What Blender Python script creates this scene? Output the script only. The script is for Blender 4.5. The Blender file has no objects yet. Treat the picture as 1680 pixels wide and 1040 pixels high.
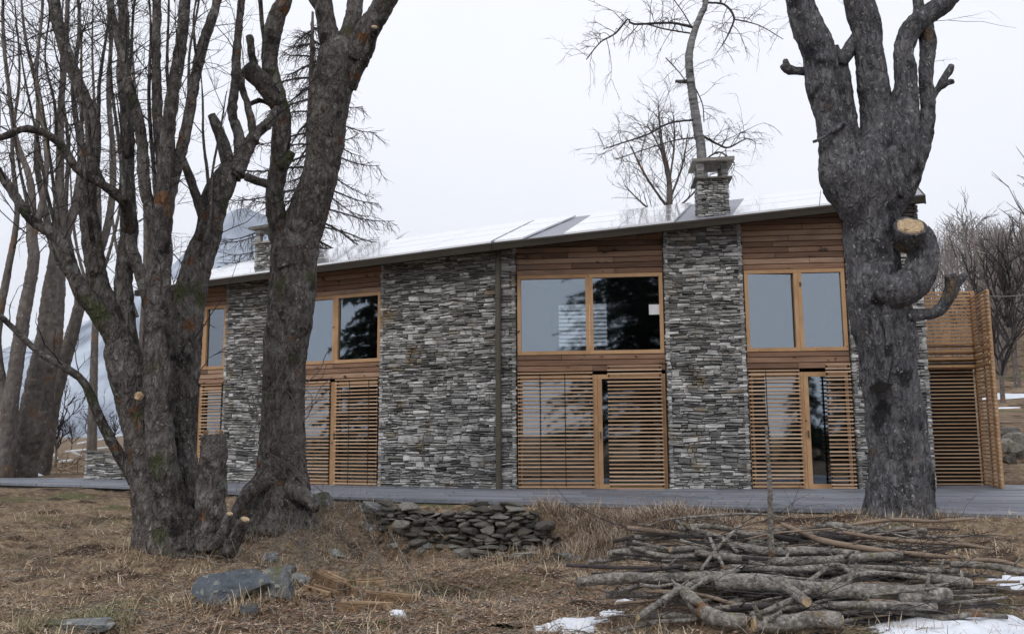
import bpy, bmesh, math, random
import numpy as np
from mathutils import Vector, Matrix, noise

random.seed(7); RNG = np.random.default_rng(7)
D = bpy.data; S = bpy.context.scene; COL = S.collection
rad = math.radians

# ------------------------------------------------------------------ camera
CAM_Z = 1.6; FPX = 1430.0; PITCH = rad(7.65); ROLL = rad(-.35)
cd = D.cameras.new('camera'); cam = D.objects.new('camera', cd); COL.objects.link(cam)
CR = Matrix.Rotation(math.pi/2+PITCH, 3, 'X') @ Matrix.Rotation(ROLL, 3, 'Z')
CPOS = Vector((0, 0, CAM_Z))
cam.matrix_world = Matrix.Translation(CPOS) @ CR.to_4x4()
cd.sensor_width = 36; cd.lens = FPX/1680*36; cd.clip_start = .05; cd.clip_end = 20000
S.camera = cam
# ------------------------------------------------------------------ overcast sky
w = D.worlds.new('World'); S.world = w; w.use_nodes = True
nt = w.node_tree; bg = nt.nodes['Background']
SUN_EL, SUN_AZ = rad(48), rad(205)          # azimuth measured clockwise from +Y
sky = nt.nodes.new('ShaderNodeTexSky'); sky.sky_type = 'NISHITA'; sky.sun_disc = False
sky.sun_elevation = SUN_EL; sky.sun_rotation = SUN_AZ
hs = nt.nodes.new('ShaderNodeHueSaturation'); hs.inputs['Saturation'].default_value = .35
nt.links.new(sky.outputs[0], hs.inputs['Color'])
tc = nt.nodes.new('ShaderNodeTexCoord'); cn = nt.nodes.new('ShaderNodeTexNoise')
cn.inputs['Scale'].default_value = 1.6; cn.inputs['Detail'].default_value = 5
nt.links.new(tc.outputs['Generated'], cn.inputs['Vector'])
cr = nt.nodes.new('ShaderNodeValToRGB')
cr.color_ramp.elements[0].position = .3; cr.color_ramp.elements[0].color = (10.6, 10.9, 12.0, 1)
cr.color_ramp.elements[1].position = .7; cr.color_ramp.elements[1].color = (11.8, 12.0, 12.8, 1)
nt.links.new(cn.outputs['Fac'], cr.inputs['Fac'])
mx = nt.nodes.new('ShaderNodeMix'); mx.data_type = 'RGBA'; mx.inputs['Factor'].default_value = .85
nt.links.new(hs.outputs[0], mx.inputs['A']); nt.links.new(cr.outputs[0], mx.inputs['B'])
nt.links.new(mx.outputs['Result'], bg.inputs['Color']); bg.inputs['Strength'].default_value = .1
# ------------------------------------------------------------------ weak overcast sun
sl = D.lights.new('sun', 'SUN'); sun = D.objects.new('sun', sl); COL.objects.link(sun)
sl.energy = 1.2; sl.angle = rad(22); sl.color = (1, .96, .9)
sd = Vector((math.sin(SUN_AZ)*math.cos(SUN_EL), math.cos(SUN_AZ)*math.cos(SUN_EL), math.sin(SUN_EL)))
sun.rotation_euler = sd.to_track_quat('Z', 'Y').to_euler()
S.view_settings.view_transform = 'Standard'; S.view_settings.look = 'None'
S.view_settings.exposure = 0; S.view_settings.gamma = 1

# ------------------------------------------------------------------ helpers
def ray(px, py): return CR @ Vector(((px-840)/FPX, -(py-520)/FPX, -1))
def atY(px, py, Y):
    d = ray(px, py); return CPOS + d*(Y/d.y)
def onz(px, py, z):
    d = ray(px, py); return CPOS + d*((z-CAM_Z)/d.z)
def rnd(a, b): return random.uniform(a, b)
def lerp(a, b, t): return a+(b-a)*t
def sm(a, b, x):
    t = min(1, max(0, (x-a)/(b-a))); return t*t*(3-2*t)

def tag(o, label=None, cat=None, group=None, kind=None):
    for k, val in (('label', label), ('category', cat), ('group', group), ('kind', kind)):
        if val: o[k] = val
    return o
def empty(name, loc=(0, 0, 0), rz=0, parent=None):
    o = D.objects.new(name, None); COL.objects.link(o); o.location = loc; o.rotation_euler = (0, 0, rz)
    o.empty_display_size = .1; o.parent = parent; return o
def link(name, me, parent=None, loc=None, rz=0):
    o = D.objects.new(name, me); COL.objects.link(o); o.parent = parent
    if loc is not None: o.location = loc
    if rz: o.rotation_euler = (0, 0, rz)
    return o

class MB:
    def __init__(s): s.v = []; s.f = []
    def add(s, vs, fs):
        n = len(s.v); s.v.extend(tuple(p) for p in vs); s.f.extend(tuple(i+n for i in q) for q in fs); return s
    def hexa(s, p):     # 4 bottom ccw, 4 top ccw
        return s.add(p, [(3, 2, 1, 0), (4, 5, 6, 7), (0, 1, 5, 4), (1, 2, 6, 5), (2, 3, 7, 6), (3, 0, 4, 7)])
    def box(s, x0, x1, y0, y1, z0, z1):
        return s.hexa([(x0, y0, z0), (x1, y0, z0), (x1, y1, z0), (x0, y1, z0), (x0, y0, z1), (x1, y0, z1), (x1, y1, z1), (x0, y1, z1)])
    def tube(s, pts, rads, sides=8, cap=True):
        n = len(pts); vs = []; T0 = None
        for i in range(n):
            t = (pts[min(i+1, n-1)]-pts[max(i-1, 0)])
            if t.length < 1e-9: t = Vector((0, 0, 1))
            t.normalize()
            if T0 is None: a = t.orthogonal().normalized()
            else: a = (a - t*a.dot(t)); a = a.normalized() if a.length > 1e-6 else t.orthogonal().normalized()
            T0 = t; b = t.cross(a)
            for k in range(sides):
                an = 2*math.pi*k/sides
                vs.append(pts[i]+(a*math.cos(an)+b*math.sin(an))*rads[i])
        fs = []
        for i in range(n-1):
            for k in range(sides):
                k2 = (k+1) % sides
                fs.append((i*sides+k, i*sides+k2, (i+1)*sides+k2, (i+1)*sides+k))
        if cap:
            fs.append(tuple(range(sides-1, -1, -1))); fs.append(tuple((n-1)*sides+k for k in range(sides)))
        return s.add(vs, fs)
    def mesh(s, name, mat, smooth=False):
        me = D.meshes.new(name); me.from_pydata(s.v, [], s.f)
        if mat: me.materials.append(mat)
        if smooth: me.polygons.foreach_set('use_smooth', [True]*len(me.polygons))
        me.update(); return me
    def build(s, name, mat, parent=None, loc=None, rz=0, smooth=False):
        return link(name, s.mesh(name, mat, smooth), parent, loc, rz)

def np_mesh(name, verts, faces, mat, smooth=False):
    me = D.meshes.new(name); nv, nf = len(verts), len(faces); k = faces.shape[1]
    me.vertices.add(nv); me.vertices.foreach_set('co', np.asarray(verts, np.float32).ravel())
    me.loops.add(nf*k); me.loops.foreach_set('vertex_index', np.asarray(faces, np.int32).ravel())
    me.polygons.add(nf); me.polygons.foreach_set('loop_start', np.arange(0, nf*k, k, dtype=np.int32))
    me.polygons.foreach_set('loop_total', np.full(nf, k, np.int32))
    if smooth: me.polygons.foreach_set('use_smooth', np.ones(nf, bool))
    me.materials.append(mat); me.update(calc_edges=True); me.validate(); return me

# ------------------------------------------------------------------ materials
def pmat(name, stops, scale=5, stretch=(1, 1, 1), detail=6, island=0., large=0., lscale=.6, rough=.85, bump=.4,
         bscale=None, bdist=.01, spec=.3, spots=None, cracks=0., cstretch=None, world=False, dist=0.):
    m = D.materials.new(name); m.use_nodes = True; N = m.node_tree.nodes; L = m.node_tree.links
    p = N['Principled BSDF']; p.inputs['Roughness'].default_value = rough; p.inputs['Specular IOR Level'].default_value = spec
    def nn(t, **kw):
        q = N.new(t)
        for k, val in kw.items(): setattr(q, k, val)
        return q
    oi = nn('ShaderNodeObjectInfo')
    if world: co = nn('ShaderNodeNewGeometry').outputs['Position']
    else:
        t = nn('ShaderNodeTexCoord'); cm = nn('ShaderNodeCombineXYZ')
        mu = nn('ShaderNodeMath', operation='MULTIPLY'); L.new(oi.outputs['Random'], mu.inputs[0]); mu.inputs[1].default_value = 53.7
        for i in range(3): L.new(mu.outputs[0], cm.inputs[i])
        va = nn('ShaderNodeVectorMath', operation='ADD'); L.new(t.outputs['Object'], va.inputs[0]); L.new(cm.outputs[0], va.inputs[1]); co = va.outputs[0]
    mp = nn('ShaderNodeMapping'); mp.inputs['Scale'].default_value = stretch; L.new(co, mp.inputs['Vector'])
    no = nn('ShaderNodeTexNoise'); no.inputs['Scale'].default_value = scale; no.inputs['Detail'].default_value = detail
    no.inputs['Distortion'].default_value = dist; no.inputs['Roughness'].default_value = .62
    L.new(mp.outputs[0], no.inputs['Vector']); fac = no.outputs['Fac']
    def addscaled(fac, src, k):
        a = nn('ShaderNodeMath', operation='SUBTRACT'); L.new(src, a.inputs[0]); a.inputs[1].default_value = .5
        b = nn('ShaderNodeMath', operation='MULTIPLY_ADD'); L.new(a.outputs[0], b.inputs[0]); b.inputs[1].default_value = k; L.new(fac, b.inputs[2])
        return b.outputs[0]
    if large:
        n2 = nn('ShaderNodeTexNoise'); n2.inputs['Scale'].default_value = lscale; n2.inputs['Detail'].default_value = 3
        L.new(co, n2.inputs['Vector']); fac = addscaled(fac, n2.outputs['Fac'], large)
    if island:
        g = nn('ShaderNodeNewGeometry'); s_ = nn('ShaderNodeMath', operation='ADD')
        L.new(g.outputs['Random Per Island'], s_.inputs[0]); L.new(oi.outputs['Random'], s_.inputs[1])
        fr = nn('ShaderNodeMath', operation='FRACT'); L.new(s_.outputs[0], fr.inputs[0])
        fac = addscaled(fac, fr.outputs[0], island)
    r = nn('ShaderNodeValToRGB'); L.new(fac, r.inputs['Fac']); e = r.color_ramp.elements
    while len(e) < len(stops): e.new(.5)
    for q, (pos, c) in zip(e, stops): q.position = pos; q.color = (*c, 1)
    col = r.outputs['Color']
    if spots:            # (colour, scale, threshold, softness)
        for (c, sc, th, so) in spots:
            n3 = nn('ShaderNodeTexNoise'); n3.inputs['Scale'].default_value = sc; n3.inputs['Detail'].default_value = 4
            L.new(co, n3.inputs['Vector']); mr = nn('ShaderNodeMapRange'); L.new(n3.outputs['Fac'], mr.inputs['Value'])
            mr.inputs['From Min'].default_value = th; mr.inputs['From Max'].default_value = th+so
            mi = nn('ShaderNodeMix', data_type='RGBA'); L.new(mr.outputs[0], mi.inputs['Factor']); L.new(col, mi.inputs['A'])
            mi.inputs['B'].default_value = (*c, 1); col = mi.outputs['Result']
    L.new(col, p.inputs['Base Color'])
    if bump:
        bn = nn('ShaderNodeTexNoise'); bn.inputs['Scale'].default_value = bscale or scale*3; bn.inputs['Detail'].default_value = 6
        L.new(mp.outputs[0], bn.inputs['Vector']); h = bn.outputs['Fac']
        if cracks:
            vo = nn('ShaderNodeTexVoronoi', feature='DISTANCE_TO_EDGE'); vo.inputs['Scale'].default_value = cracks
            m2 = nn('ShaderNodeMapping'); m2.inputs['Scale'].default_value = cstretch or (1, 1, 1); L.new(co, m2.inputs['Vector'])
            wv = nn('ShaderNodeMix', data_type='RGBA', blend_type='ADD'); wv.inputs['Factor'].default_value = .12
            L.new(m2.outputs[0], wv.inputs['A']); L.new(bn.outputs['Color'], wv.inputs['B']); L.new(wv.outputs['Result'], vo.inputs['Vector'])
            mr = nn('ShaderNodeMapRange'); L.new(vo.outputs['Distance'], mr.inputs['Value']); mr.inputs['From Max'].default_value = .25
            ad = nn('ShaderNodeMath', operation='ADD'); L.new(mr.outputs[0], ad.inputs[0]); L.new(h, ad.inputs[1]); h = ad.outputs[0]
        b = nn('ShaderNodeBump'); b.inputs['Strength'].default_value = bump; b.inputs['Distance'].default_value = bdist
        L.new(h, b.inputs['Height']); L.new(b.outputs[0], p.inputs['Normal'])
    return m

M = {}
M['stone'] = pmat('wall_stone', [(.0, (.08, .079, .076)), (.25, (.18, .177, .17)), (.5, (.305, .3, .287)), (.75, (.47, .462, .447)), (1, (.75, .74, .72))],
                  scale=9, stretch=(.6, .6, 1.6), island=.76, large=.3, lscale=2.5, bump=1, bscale=26, bdist=.025, spots=[((.24, .19, .12), 1.3, .58, .12), ((.23, .225, .2), 1.7, .6, .1), ((.1, .092, .08), .9, .6, .14)])
M['drystone'] = pmat('field_stone', [(.1, (.05, .047, .042)), (.4, (.14, .13, .117)), (.65, (.24, .225, .2)), (1, (.42, .4, .36))],
                  scale=8, island=.7, bump=1, bscale=22, bdist=.03, spots=[((.1, .105, .045), 4, .6, .1), ((.17, .11, .08), 3, .6, .1)])
M['boulder'] = pmat('boulder_stone', [(.1, (.06, .063, .066)), (.5, (.15, .158, .165)), (.75, (.24, .248, .25)), (1, (.42, .42, .41))],
                  scale=9, detail=9, island=.3, large=.4, lscale=2, bump=1, bscale=20, bdist=.04, spots=[((.32, .32, .28), 16, .6, .05), ((.1, .1, .05), 3.2, .54, .1), ((.09, .075, .06), 5, .58, .08)])
M['mortar'] = pmat('mortar', [(.2, (.02, .019, .018)), (.8, (.05, .048, .045))], scale=8)
M['board'] = pmat('larch_board', [(.05, (.10, .06, .04)), (.4, (.215, .122, .077)), (.65, (.315, .195, .128)), (1, (.46, .32, .225))],
                  scale=9, stretch=(.13, 1, 1.4), island=.6, rough=.75, bump=.35, bscale=30, bdist=.004, spots=[((.06, .036, .025), 5.5, .64, .05), ((.17, .125, .1), 1.1, .56, .2)])
M['frame'] = pmat('window_frame_wood', [(.1, (.29, .16, .08)), (.5, (.45, .27, .14)), (1, (.58, .38, .215))],
                  scale=9, stretch=(.3, 1, .3), island=.25, rough=.6, bump=.2, bscale=40, bdist=.002, spots=[((.1, .05, .025), 7, .69, .03)])
M['slat'] = pmat('slat_wood', [(.1, (.3, .18, .105)), (.5, (.47, .315, .2)), (1, (.65, .49, .355))],
                  scale=9, stretch=(.15, 1, 1), island=.5, rough=.7, bump=.2, bscale=40, bdist=.002)
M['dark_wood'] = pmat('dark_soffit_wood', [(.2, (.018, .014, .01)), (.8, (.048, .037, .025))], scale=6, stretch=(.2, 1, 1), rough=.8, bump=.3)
M['bronze'] = pmat('bronze_metal', [(.2, (.05, .042, .03)), (.8, (.095, .08, .055))], scale=3, rough=.5, bump=.1, spec=.5)
M['slate'] = pmat('roof_slate', [(.2, (.14, .145, .17)), (.8, (.3, .31, .35))], scale=5, stretch=(1, 5, 5), rough=.4, bump=.5, bscale=8, spec=.5)
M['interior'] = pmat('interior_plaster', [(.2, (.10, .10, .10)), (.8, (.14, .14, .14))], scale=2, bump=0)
M['paving'] = pmat('terrace_paving', [(.1, (.1, .107, .125)), (.45, (.175, .187, .218)), (.75, (.25, .265, .3)), (1, (.42, .44, .47))],
                  scale=9, stretch=(.15, 3, 1), island=.4, large=.5, lscale=.6, rough=.6, bump=.25, bscale=20, bdist=.006, spec=.4)
M['soil'] = pmat('ground_soil', [(.2, (.06, .04, .029)), (.42, (.165, .115, .08)), (.58, (.265, .197, .135)), (.78, (.36, .29, .2)), (1, (.45, .38, .275))],
                  scale=9, detail=12, large=.55, lscale=1.1, rough=.95, bump=1, bscale=30, bdist=.05, spec=.1, world=True,
                  spots=[((.12, .12, .06), .45, .57, .1), ((.06, .04, .03), 1.3, .54, .1), ((.3, .225, .14), 3.1, .6, .08)])
M['drygrass'] = pmat('dry_grass', [(.1, (.13, .08, .048)), (.4, (.34, .245, .155)), (.7, (.54, .43, .29)), (1, (.72, .62, .47))],
                  scale=1, island=.9, rough=.8, bump=0, spec=.15, spots=[((.18, .19, .1), .6, .57, .08)])
M['bleached'] = pmat('bleached_grass', [(.1, (.12, .08, .056)), (.4, (.28, .21, .155)), (.7, (.42, .34, .265)), (1, (.56, .48, .4))], scale=1, island=.9, rough=.8, bump=0, spec=.15)
M['litter'] = pmat('leaf_litter', [(.1, (.06, .035, .026)), (.45, (.19, .108, .072)), (.75, (.33, .21, .15)), (1, (.55, .43, .34))],
                  scale=1, island=1., rough=.85, bump=0, spec=.1)
M['bark'] = pmat('rough_bark', [(.2, (.034, .03, .028)), (.4, (.085, .075, .07)), (.53, (.142, .127, .119)), (.7, (.21, .193, .18)), (1, (.34, .325, .305))],
                  scale=16, detail=10, stretch=(1, 1, .5), large=.6, lscale=2.2, rough=.92, bump=1, bscale=20, bdist=.035, spec=.12, cracks=12, cstretch=(1, 1, .35),
                  spots=[((.2, .195, .18), 5, .57, .1), ((.035, .03, .03), 3.4, .57, .1), ((.34, .33, .3), 24, .66, .03), ((.17, .09, .05), 2.9, .63, .07), ((.085, .095, .05), 1.7, .6, .1)])
M['bark_blue'] = pmat('grey_bark', [(.2, (.034, .034, .037)), (.4, (.08, .079, .086)), (.53, (.135, .133, .142)), (.72, (.2, .197, .202)), (1, (.33, .325, .315))],
                  scale=18, detail=10, stretch=(1, 1, .35), large=.6, lscale=2.2, rough=.92, bump=1, bscale=22, bdist=.028, spec=.12, cracks=13, cstretch=(1, 1, .35),
                  spots=[((.21, .21, .215), 5, .58, .1), ((.035, .035, .04), 3.2, .57, .1), ((.36, .35, .33), 20, .65, .03), ((.15, .11, .075), 2.4, .62, .1)])
M['bark_brown'] = pmat('brown_bark', [(.2, (.06, .052, .047)), (.5, (.14, .122, .11)), (.8, (.23, .205, .18))],
                  scale=8, stretch=(1, 1, .4), detail=9, large=.5, lscale=1, rough=.9, bump=1, bscale=12, bdist=.05, spec=.15,
                  spots=[((.19, .11, .065), 1.2, .6, .1), ((.28, .27, .23), 9, .66, .04)])
M['twig'] = pmat('twig_bark', [(.2, (.025, .02, .021)), (.8, (.07, .06, .06))], scale=4, bump=0, island=.4)
M['birch'] = pmat('birch_bark', [(.34, (.03, .028, .03)), (.46, (.15, .145, .145)), (.62, (.27, .265, .26)), (1, (.42, .41, .4))], scale=3, stretch=(.6, .6, 3), rough=.7, bump=.4, bscale=10)
M['cut'] = pmat('cut_wood', [(.25, (.22, .15, .085)), (.5, (.42, .31, .19)), (.8, (.6, .48, .33))], scale=24, rough=.8, bump=.4, bscale=40, spots=[((.2, .13, .07), 8, .62, .05)])
M['rot'] = pmat('rotten_wood', [(.1, (.07, .042, .025)), (.5, (.22, .14, .08)), (.8, (.38, .27, .17)), (1, (.55, .44, .31))], scale=6, stretch=(.25, 2, 2), island=.5, bump=1, bscale=18, bdist=.02)
M['snow'] = pmat('old_snow', [(.2, (.62, .66, .74)), (.7, (.82, .85, .9))], scale=6, rough=.7, bump=.7, bscale=14, bdist=.03, spec=.2)
M['forest'] = pmat('bare_forest', [(.1, (.1, .088, .084)), (.5, (.19, .168, .158)), (1, (.3, .265, .245))], scale=.2, island=.7, bump=0, spec=.05)
M['needles'] = pmat('conifer_needles', [(.1, (.012, .02, .012)), (.6, (.035, .055, .03)), (1, (.07, .1, .05))], scale=1, island=.8, bump=0, spec=.2)
M['white_wood'] = pmat('white_painted_wood', [(.2, (.5, .5, .52)), (.8, (.75, .75, .77))], scale=5, rough=.7)
M['black_hole'] = pmat('hollow_dark', [(.2, (.006, .005, .005)), (.8, (.014, .012, .011))], scale=5, bump=.5)

def glossy_pane(name, fac, gcol, tcol, rough=.03):
    m = D.materials.new(name); m.use_nodes = True; N = m.node_tree.nodes; L = m.node_tree.links; N.clear()
    o = N.new('ShaderNodeOutputMaterial'); g = N.new('ShaderNodeBsdfGlossy'); g.inputs['Roughness'].default_value = rough
    g.inputs['Color'].default_value = (*gcol, 1); t = N.new('ShaderNodeBsdfTransparent'); t.inputs['Color'].default_value = (*tcol, 1)
    x = N.new('ShaderNodeMixShader'); fr = N.new('ShaderNodeFresnel'); fr.inputs['IOR'].default_value = 1.5
    a = N.new('ShaderNodeMath'); a.operation = 'ADD'; a.inputs[1].default_value = fac; a.use_clamp = True
    wn = N.new('ShaderNodeTexNoise'); wn.inputs['Scale'].default_value = 1.1; wn.inputs['Detail'].default_value = 1; bp_ = N.new('ShaderNodeBump'); bp_.inputs['Strength'].default_value = .12; bp_.inputs['Distance'].default_value = .02
    tcx = N.new('ShaderNodeTexCoord'); L.new(tcx.outputs['Object'], wn.inputs['Vector']); L.new(wn.outputs['Fac'], bp_.inputs['Height']); L.new(bp_.outputs[0], g.inputs['Normal'])
    L.new(fr.outputs[0], a.inputs[0]); L.new(a.outputs[0], x.inputs[0]); L.new(t.outputs[0], x.inputs[1]); L.new(g.outputs[0], x.inputs[2]); L.new(x.outputs[0], o.inputs[0])
    return m
M['glass'] = glossy_pane('coated_glass', .17, (.8, .9, 1), (.55, .58, .6))
def panel_mat():
    m = D.materials.new('solar_glass'); m.use_nodes = True; p = m.node_tree.nodes['Principled BSDF']
    p.inputs['Base Color'].default_value = (.8, .82, .85, 1); p.inputs['Roughness'].default_value = .12; p.inputs['Metallic'].default_value = .0  # near-white base colour stands in for bright sky mirrored in the panels
    p.inputs['Specular IOR Level'].default_value = .9; p.inputs['Coat Weight'].default_value = 1; p.inputs['Coat Roughness'].default_value = .05
    return m
M['panel'] = panel_mat()

# ------------------------------------------------------------------ the lie of the land
EDGE = [onz(*q, .5) for q in [(0, 791.5), (220, 797), (560, 816), (870, 822), (1150, 830), (1400, 835), (1680, 845)]]
EDGE = [Vector((-26, 27.5, .5))]+EDGE+[Vector((14, 8.3, .5))]
EX = np.array([p.x for p in EDGE]); EY = np.array([p.y for p in EDGE])
CP = np.array([(-6, 5, .02), (-3, 5, .02), (0, 5, 0), (3, 5, 0), (7, 5, .04), (-9, 8, .1), (-6, 8, .09), (-3, 8, .06), (-8, 11, .2), (-9, 14, .3), (-12, 18, .42), (-7, 15, .33), (-5, 13, .27),
  (-4.3, 11.2, .2), (-3, 13, .3), (-2.6, 14.6, .43), (-3.2, 9.6, .08), (-2, 10, -.04), (-1.6, 12.4, -.2), (-1.6, 13.2, -.26), (-.6, 13.2, -.29), (.3, 13, -.26), (-1.6, 14.2, .42), (-.6, 14, .42), (.4, 13.8, .42),
  (-.5, 10, -.15), (0, 8, -.05), (1, 10, -.1), (.9, 12, -.15), (1.2, 13.6, .3), (1.6, 12.6, .1), (2.4, 13, .38), (2.3, 11, .05), (3, 9, .12), (3, 7, .02), (5, 11.6, .43), (4.5, 9.5, .25), (6, 9, .3),
  (6.5, 11, .46), (4, 12.3, .43), (5, 7, .03), (8, 9, .42), (10, 6, .3), (0, 0, 0), (-10, 0, 0), (10, 0, 0), (-20, 10, .2), (20, 5, .5), (0, -20, 0), (-20, -20, 0), (20, -20, 0)])
def vn(x, y, sd):
    xi, yi = np.floor(x).astype(np.int64), np.floor(y).astype(np.int64); fx, fy = x-xi, y-yi; fx = fx*fx*(3-2*fx); fy = fy*fy*(3-2*fy)
    def h(a, b): v = np.sin(a*127.1+b*311.7+sd*74.7)*43758.5453; return v-np.floor(v)
    return (h(xi, yi)*(1-fx)+h(xi+1, yi)*fx)*(1-fy)+(h(xi, yi+1)*(1-fx)+h(xi+1, yi+1)*fx)*fy-.5
def hill(X, Y):
    w_ = np.clip((X/np.maximum(Y, 1)-.33)/.2, 0, 1)*np.clip((Y-17.5)/3, 0, 1); w_ = w_*w_*(3-2*w_)
    return w_*np.interp(Y, [17, 26, 40, 160, 260, 600], [0, 1.4, 2.2, 32, 44, 46])
def Z(X, Y, rough=True):
    X = np.asarray(X, float); Y = np.asarray(Y, float); sh = X.shape; x = X.ravel(); y = Y.ravel()
    out = np.zeros(len(x))
    for a in range(0, len(x), 20000):
        d2 = (x[a:a+20000, None]-CP[None, :, 0])**2+(y[a:a+20000, None]-CP[None, :, 1])**2+.02
        w_ = 1/d2**1.7; out[a:a+20000] = (w_*CP[:, 2]).sum(1)/w_.sum(1)
    ey = np.interp(x, EX, EY); t = np.clip((y-ey+.45)/.5, 0, 1); t = t*t*(3-2*t)
    out = out*(1-t)+.42*t
    if rough:
        near = np.clip(1-(y-22)/20, 0, 1)*(1-t)
        out += near*(.11*vn(x*1.3, y*1.3, 1)+.08*vn(x*3.1, y*3.1, 2)+.045*vn(x*7.3, y*7.3, 3)+.022*vn(x*17, y*17, 4))
    out += hill(x, y)
    out += np.clip((y-40)/400, 0, 1)*.5*np.sin(x*.06)*np.sin(y*.043)
    return out.reshape(sh)
def zg(x, y): return float(Z(np.array([x]), np.array([y]))[0])
def gp(px, py):           # a point on the ground behind that pixel
    d = ray(px, py); lo, hi = 3., 60.
    for Y in np.arange(4, 40, .1):
        p = CPOS+d*(Y/d.y)
        if p.z < zg(p.x, p.y): return Vector((p.x, p.y, zg(p.x, p.y)))
    return CPOS+d*(30/d.y)

# ------------------------------------------------------------------ ground sheet
def spaced(lo, hi, a, b, step):
    mid = list(np.arange(a, b, step)); up = []; s_ = step; x = b
    while x < hi: up.append(x); s_ *= 1.35; x += s_
    up.append(hi); dn = []; s_ = step; x = a-step
    while x > lo: dn.append(x); s_ *= 1.35; x -= s_
    dn.append(lo); return np.array(dn[::-1]+mid+up)
gx = spaced(-3500, 3500, -12, 11, .075); gy = spaced(-600, 3500, 4.5, 17, .075)
GX, GY = np.meshgrid(gx, gy); GZ = Z(GX, GY)
fine = (GX > -12) & (GX < 11) & (GY > 4.5) & (GY < 17)
ed = np.interp(GX, EX, EY)
GZ += np.where(fine & (GY < ed-.1), RNG.normal(0, .008, GX.shape), 0)
nx, ny = len(gx), len(gy); idx = np.arange(nx*ny).reshape(ny, nx)
fc = np.stack([idx[:-1, :-1], idx[:-1, 1:], idx[1:, 1:], idx[1:, :-1]], -1).reshape(-1, 4)
ground = link('ground', np_mesh('ground', np.stack([GX, GY, GZ], -1).reshape(-1, 3), fc, M['soil'], True)); tag(ground, kind='structure')

# ------------------------------------------------------------------ terrace: bed with long paving slabs
HOUSE_O = onz(822, 801.5, .5)
TR, TL = rad(5.6), rad(25)
def axes(t): return Vector((math.cos(t), -math.sin(t), 0)), Vector((-math.sin(t), -math.cos(t), 0))
eR, nR = axes(TR); eL, nL = axes(TL)
far = [Vector((-26, 31, 0)), onz(0, 784, .5), onz(140, 785, .5)+Vector((0, .4, 0)), HOUSE_O+eL*-6-nL*.5, HOUSE_O-nL*.4, HOUSE_O+eR*5-nR*.5, HOUSE_O+eR*9.8-nR*1.6, Vector((20, 14.8, 0))]
FX = np.array([p.x for p in far]); FY = np.array([p.y for p in far])
mb = MB(); xs = np.arange(-26, 14.01, 1.)
for a, b in zip(xs[:-1], xs[1:]):
    p = [(a, np.interp(a, EX, EY)+.03), (b, np.interp(b, EX, EY)+.03), (b, np.interp(b, FX, FY)), (a, np.interp(a, FX, FY))]
    mb.hexa([(x, y, .2) for x, y in p]+[(x, y, .465) for x, y in p])
terrace = mb.build('terrace', M['mortar']); tag(terrace, kind='structure')
rows = 9
for r in range(rows):
    x = -20+rnd(0, 1.5)
    while x < 13:
        Lx = rnd(1.2, 2.6); v0, v1 = r/rows, (r+1)/rows-.006
        def tp(xx, v): return (xx, lerp(np.interp(xx, EX, EY), np.interp(xx, FX, FY), v))
        dz = rnd(-.004, .004)
        q = [tp(x, v0), tp(x+Lx-.012, v0), tp(x+Lx-.012, v1), tp(x, v1)]
        MB().hexa([(a, b, .44) for a, b in q]+[(a, b, .5+dz) for a, b in q]).build('paving_slab', M['paving'], terrace)
        x += Lx

# ------------------------------------------------------------------ far mountain
def mountain():
    prof = [(-900, 640), (-300, 600), (0, 570), (130, 540), (220, 480), (300, 405), (360, 345), (395, 328), (430, 350), (500, 415), (600, 480), (760, 540), (1000, 600), (1400, 660)]
    px = np.array([p[0] for p in prof]); py = np.array([p[1] for p in prof]); Y0 = 2600.
    us = np.linspace(-900, 1400, 150); vs = np.linspace(0, 1, 50); V = []
    for v in vs:
        for u in us:
            h = (715-np.interp(u, px, py))/FPX*Y0; x = (u-840)/FPX*Y0
            n1 = noise.fractal(Vector((x*.004, v*3.1, 1)), 1., 2., 5)
            hh = h*(v**.85)*(1+.16*n1*(1-v*.6)*1.2)+18*noise.noise(Vector((x*.012, v*9, 5)))*v+12*noise.noise(Vector((x*.03, v*20, 3)))*v
            V.append((x, Y0-900*(1-v)+60*n1, hh))
    k = np.arange(150*50).reshape(50, 150)
    F = np.stack([k[:-1, :-1], k[:-1, 1:], k[1:, 1:], k[1:, :-1]], -1).reshape(-1, 4)
    V = np.array(V); back = V[-150:].copy(); back[:, 1] += 900; back[:, 2] = -5
    V = np.concatenate([V, back]); kb = np.arange(7500, 7650); F = np.concatenate([F, np.stack([k[-1, :-1], k[-1, 1:], kb[1:], kb[:-1]], -1)])
    mm = pmat('mountain_snow_forest', [(.3, (.1, .12, .16)), (.46, (.24, .28, .35)), (.6, (.46, .52, .6)), (.8, (.7, .75, .8))], scale=.009, detail=9, bump=.5, bscale=.03, bdist=8, world=True, stretch=(1, .3, .6))  # distant haze painted in: snow and forest tones shifted to blue
    return link('mountain', np_mesh('mountain', V, F, mm, True))
tag(mountain(), kind='structure')

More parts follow.
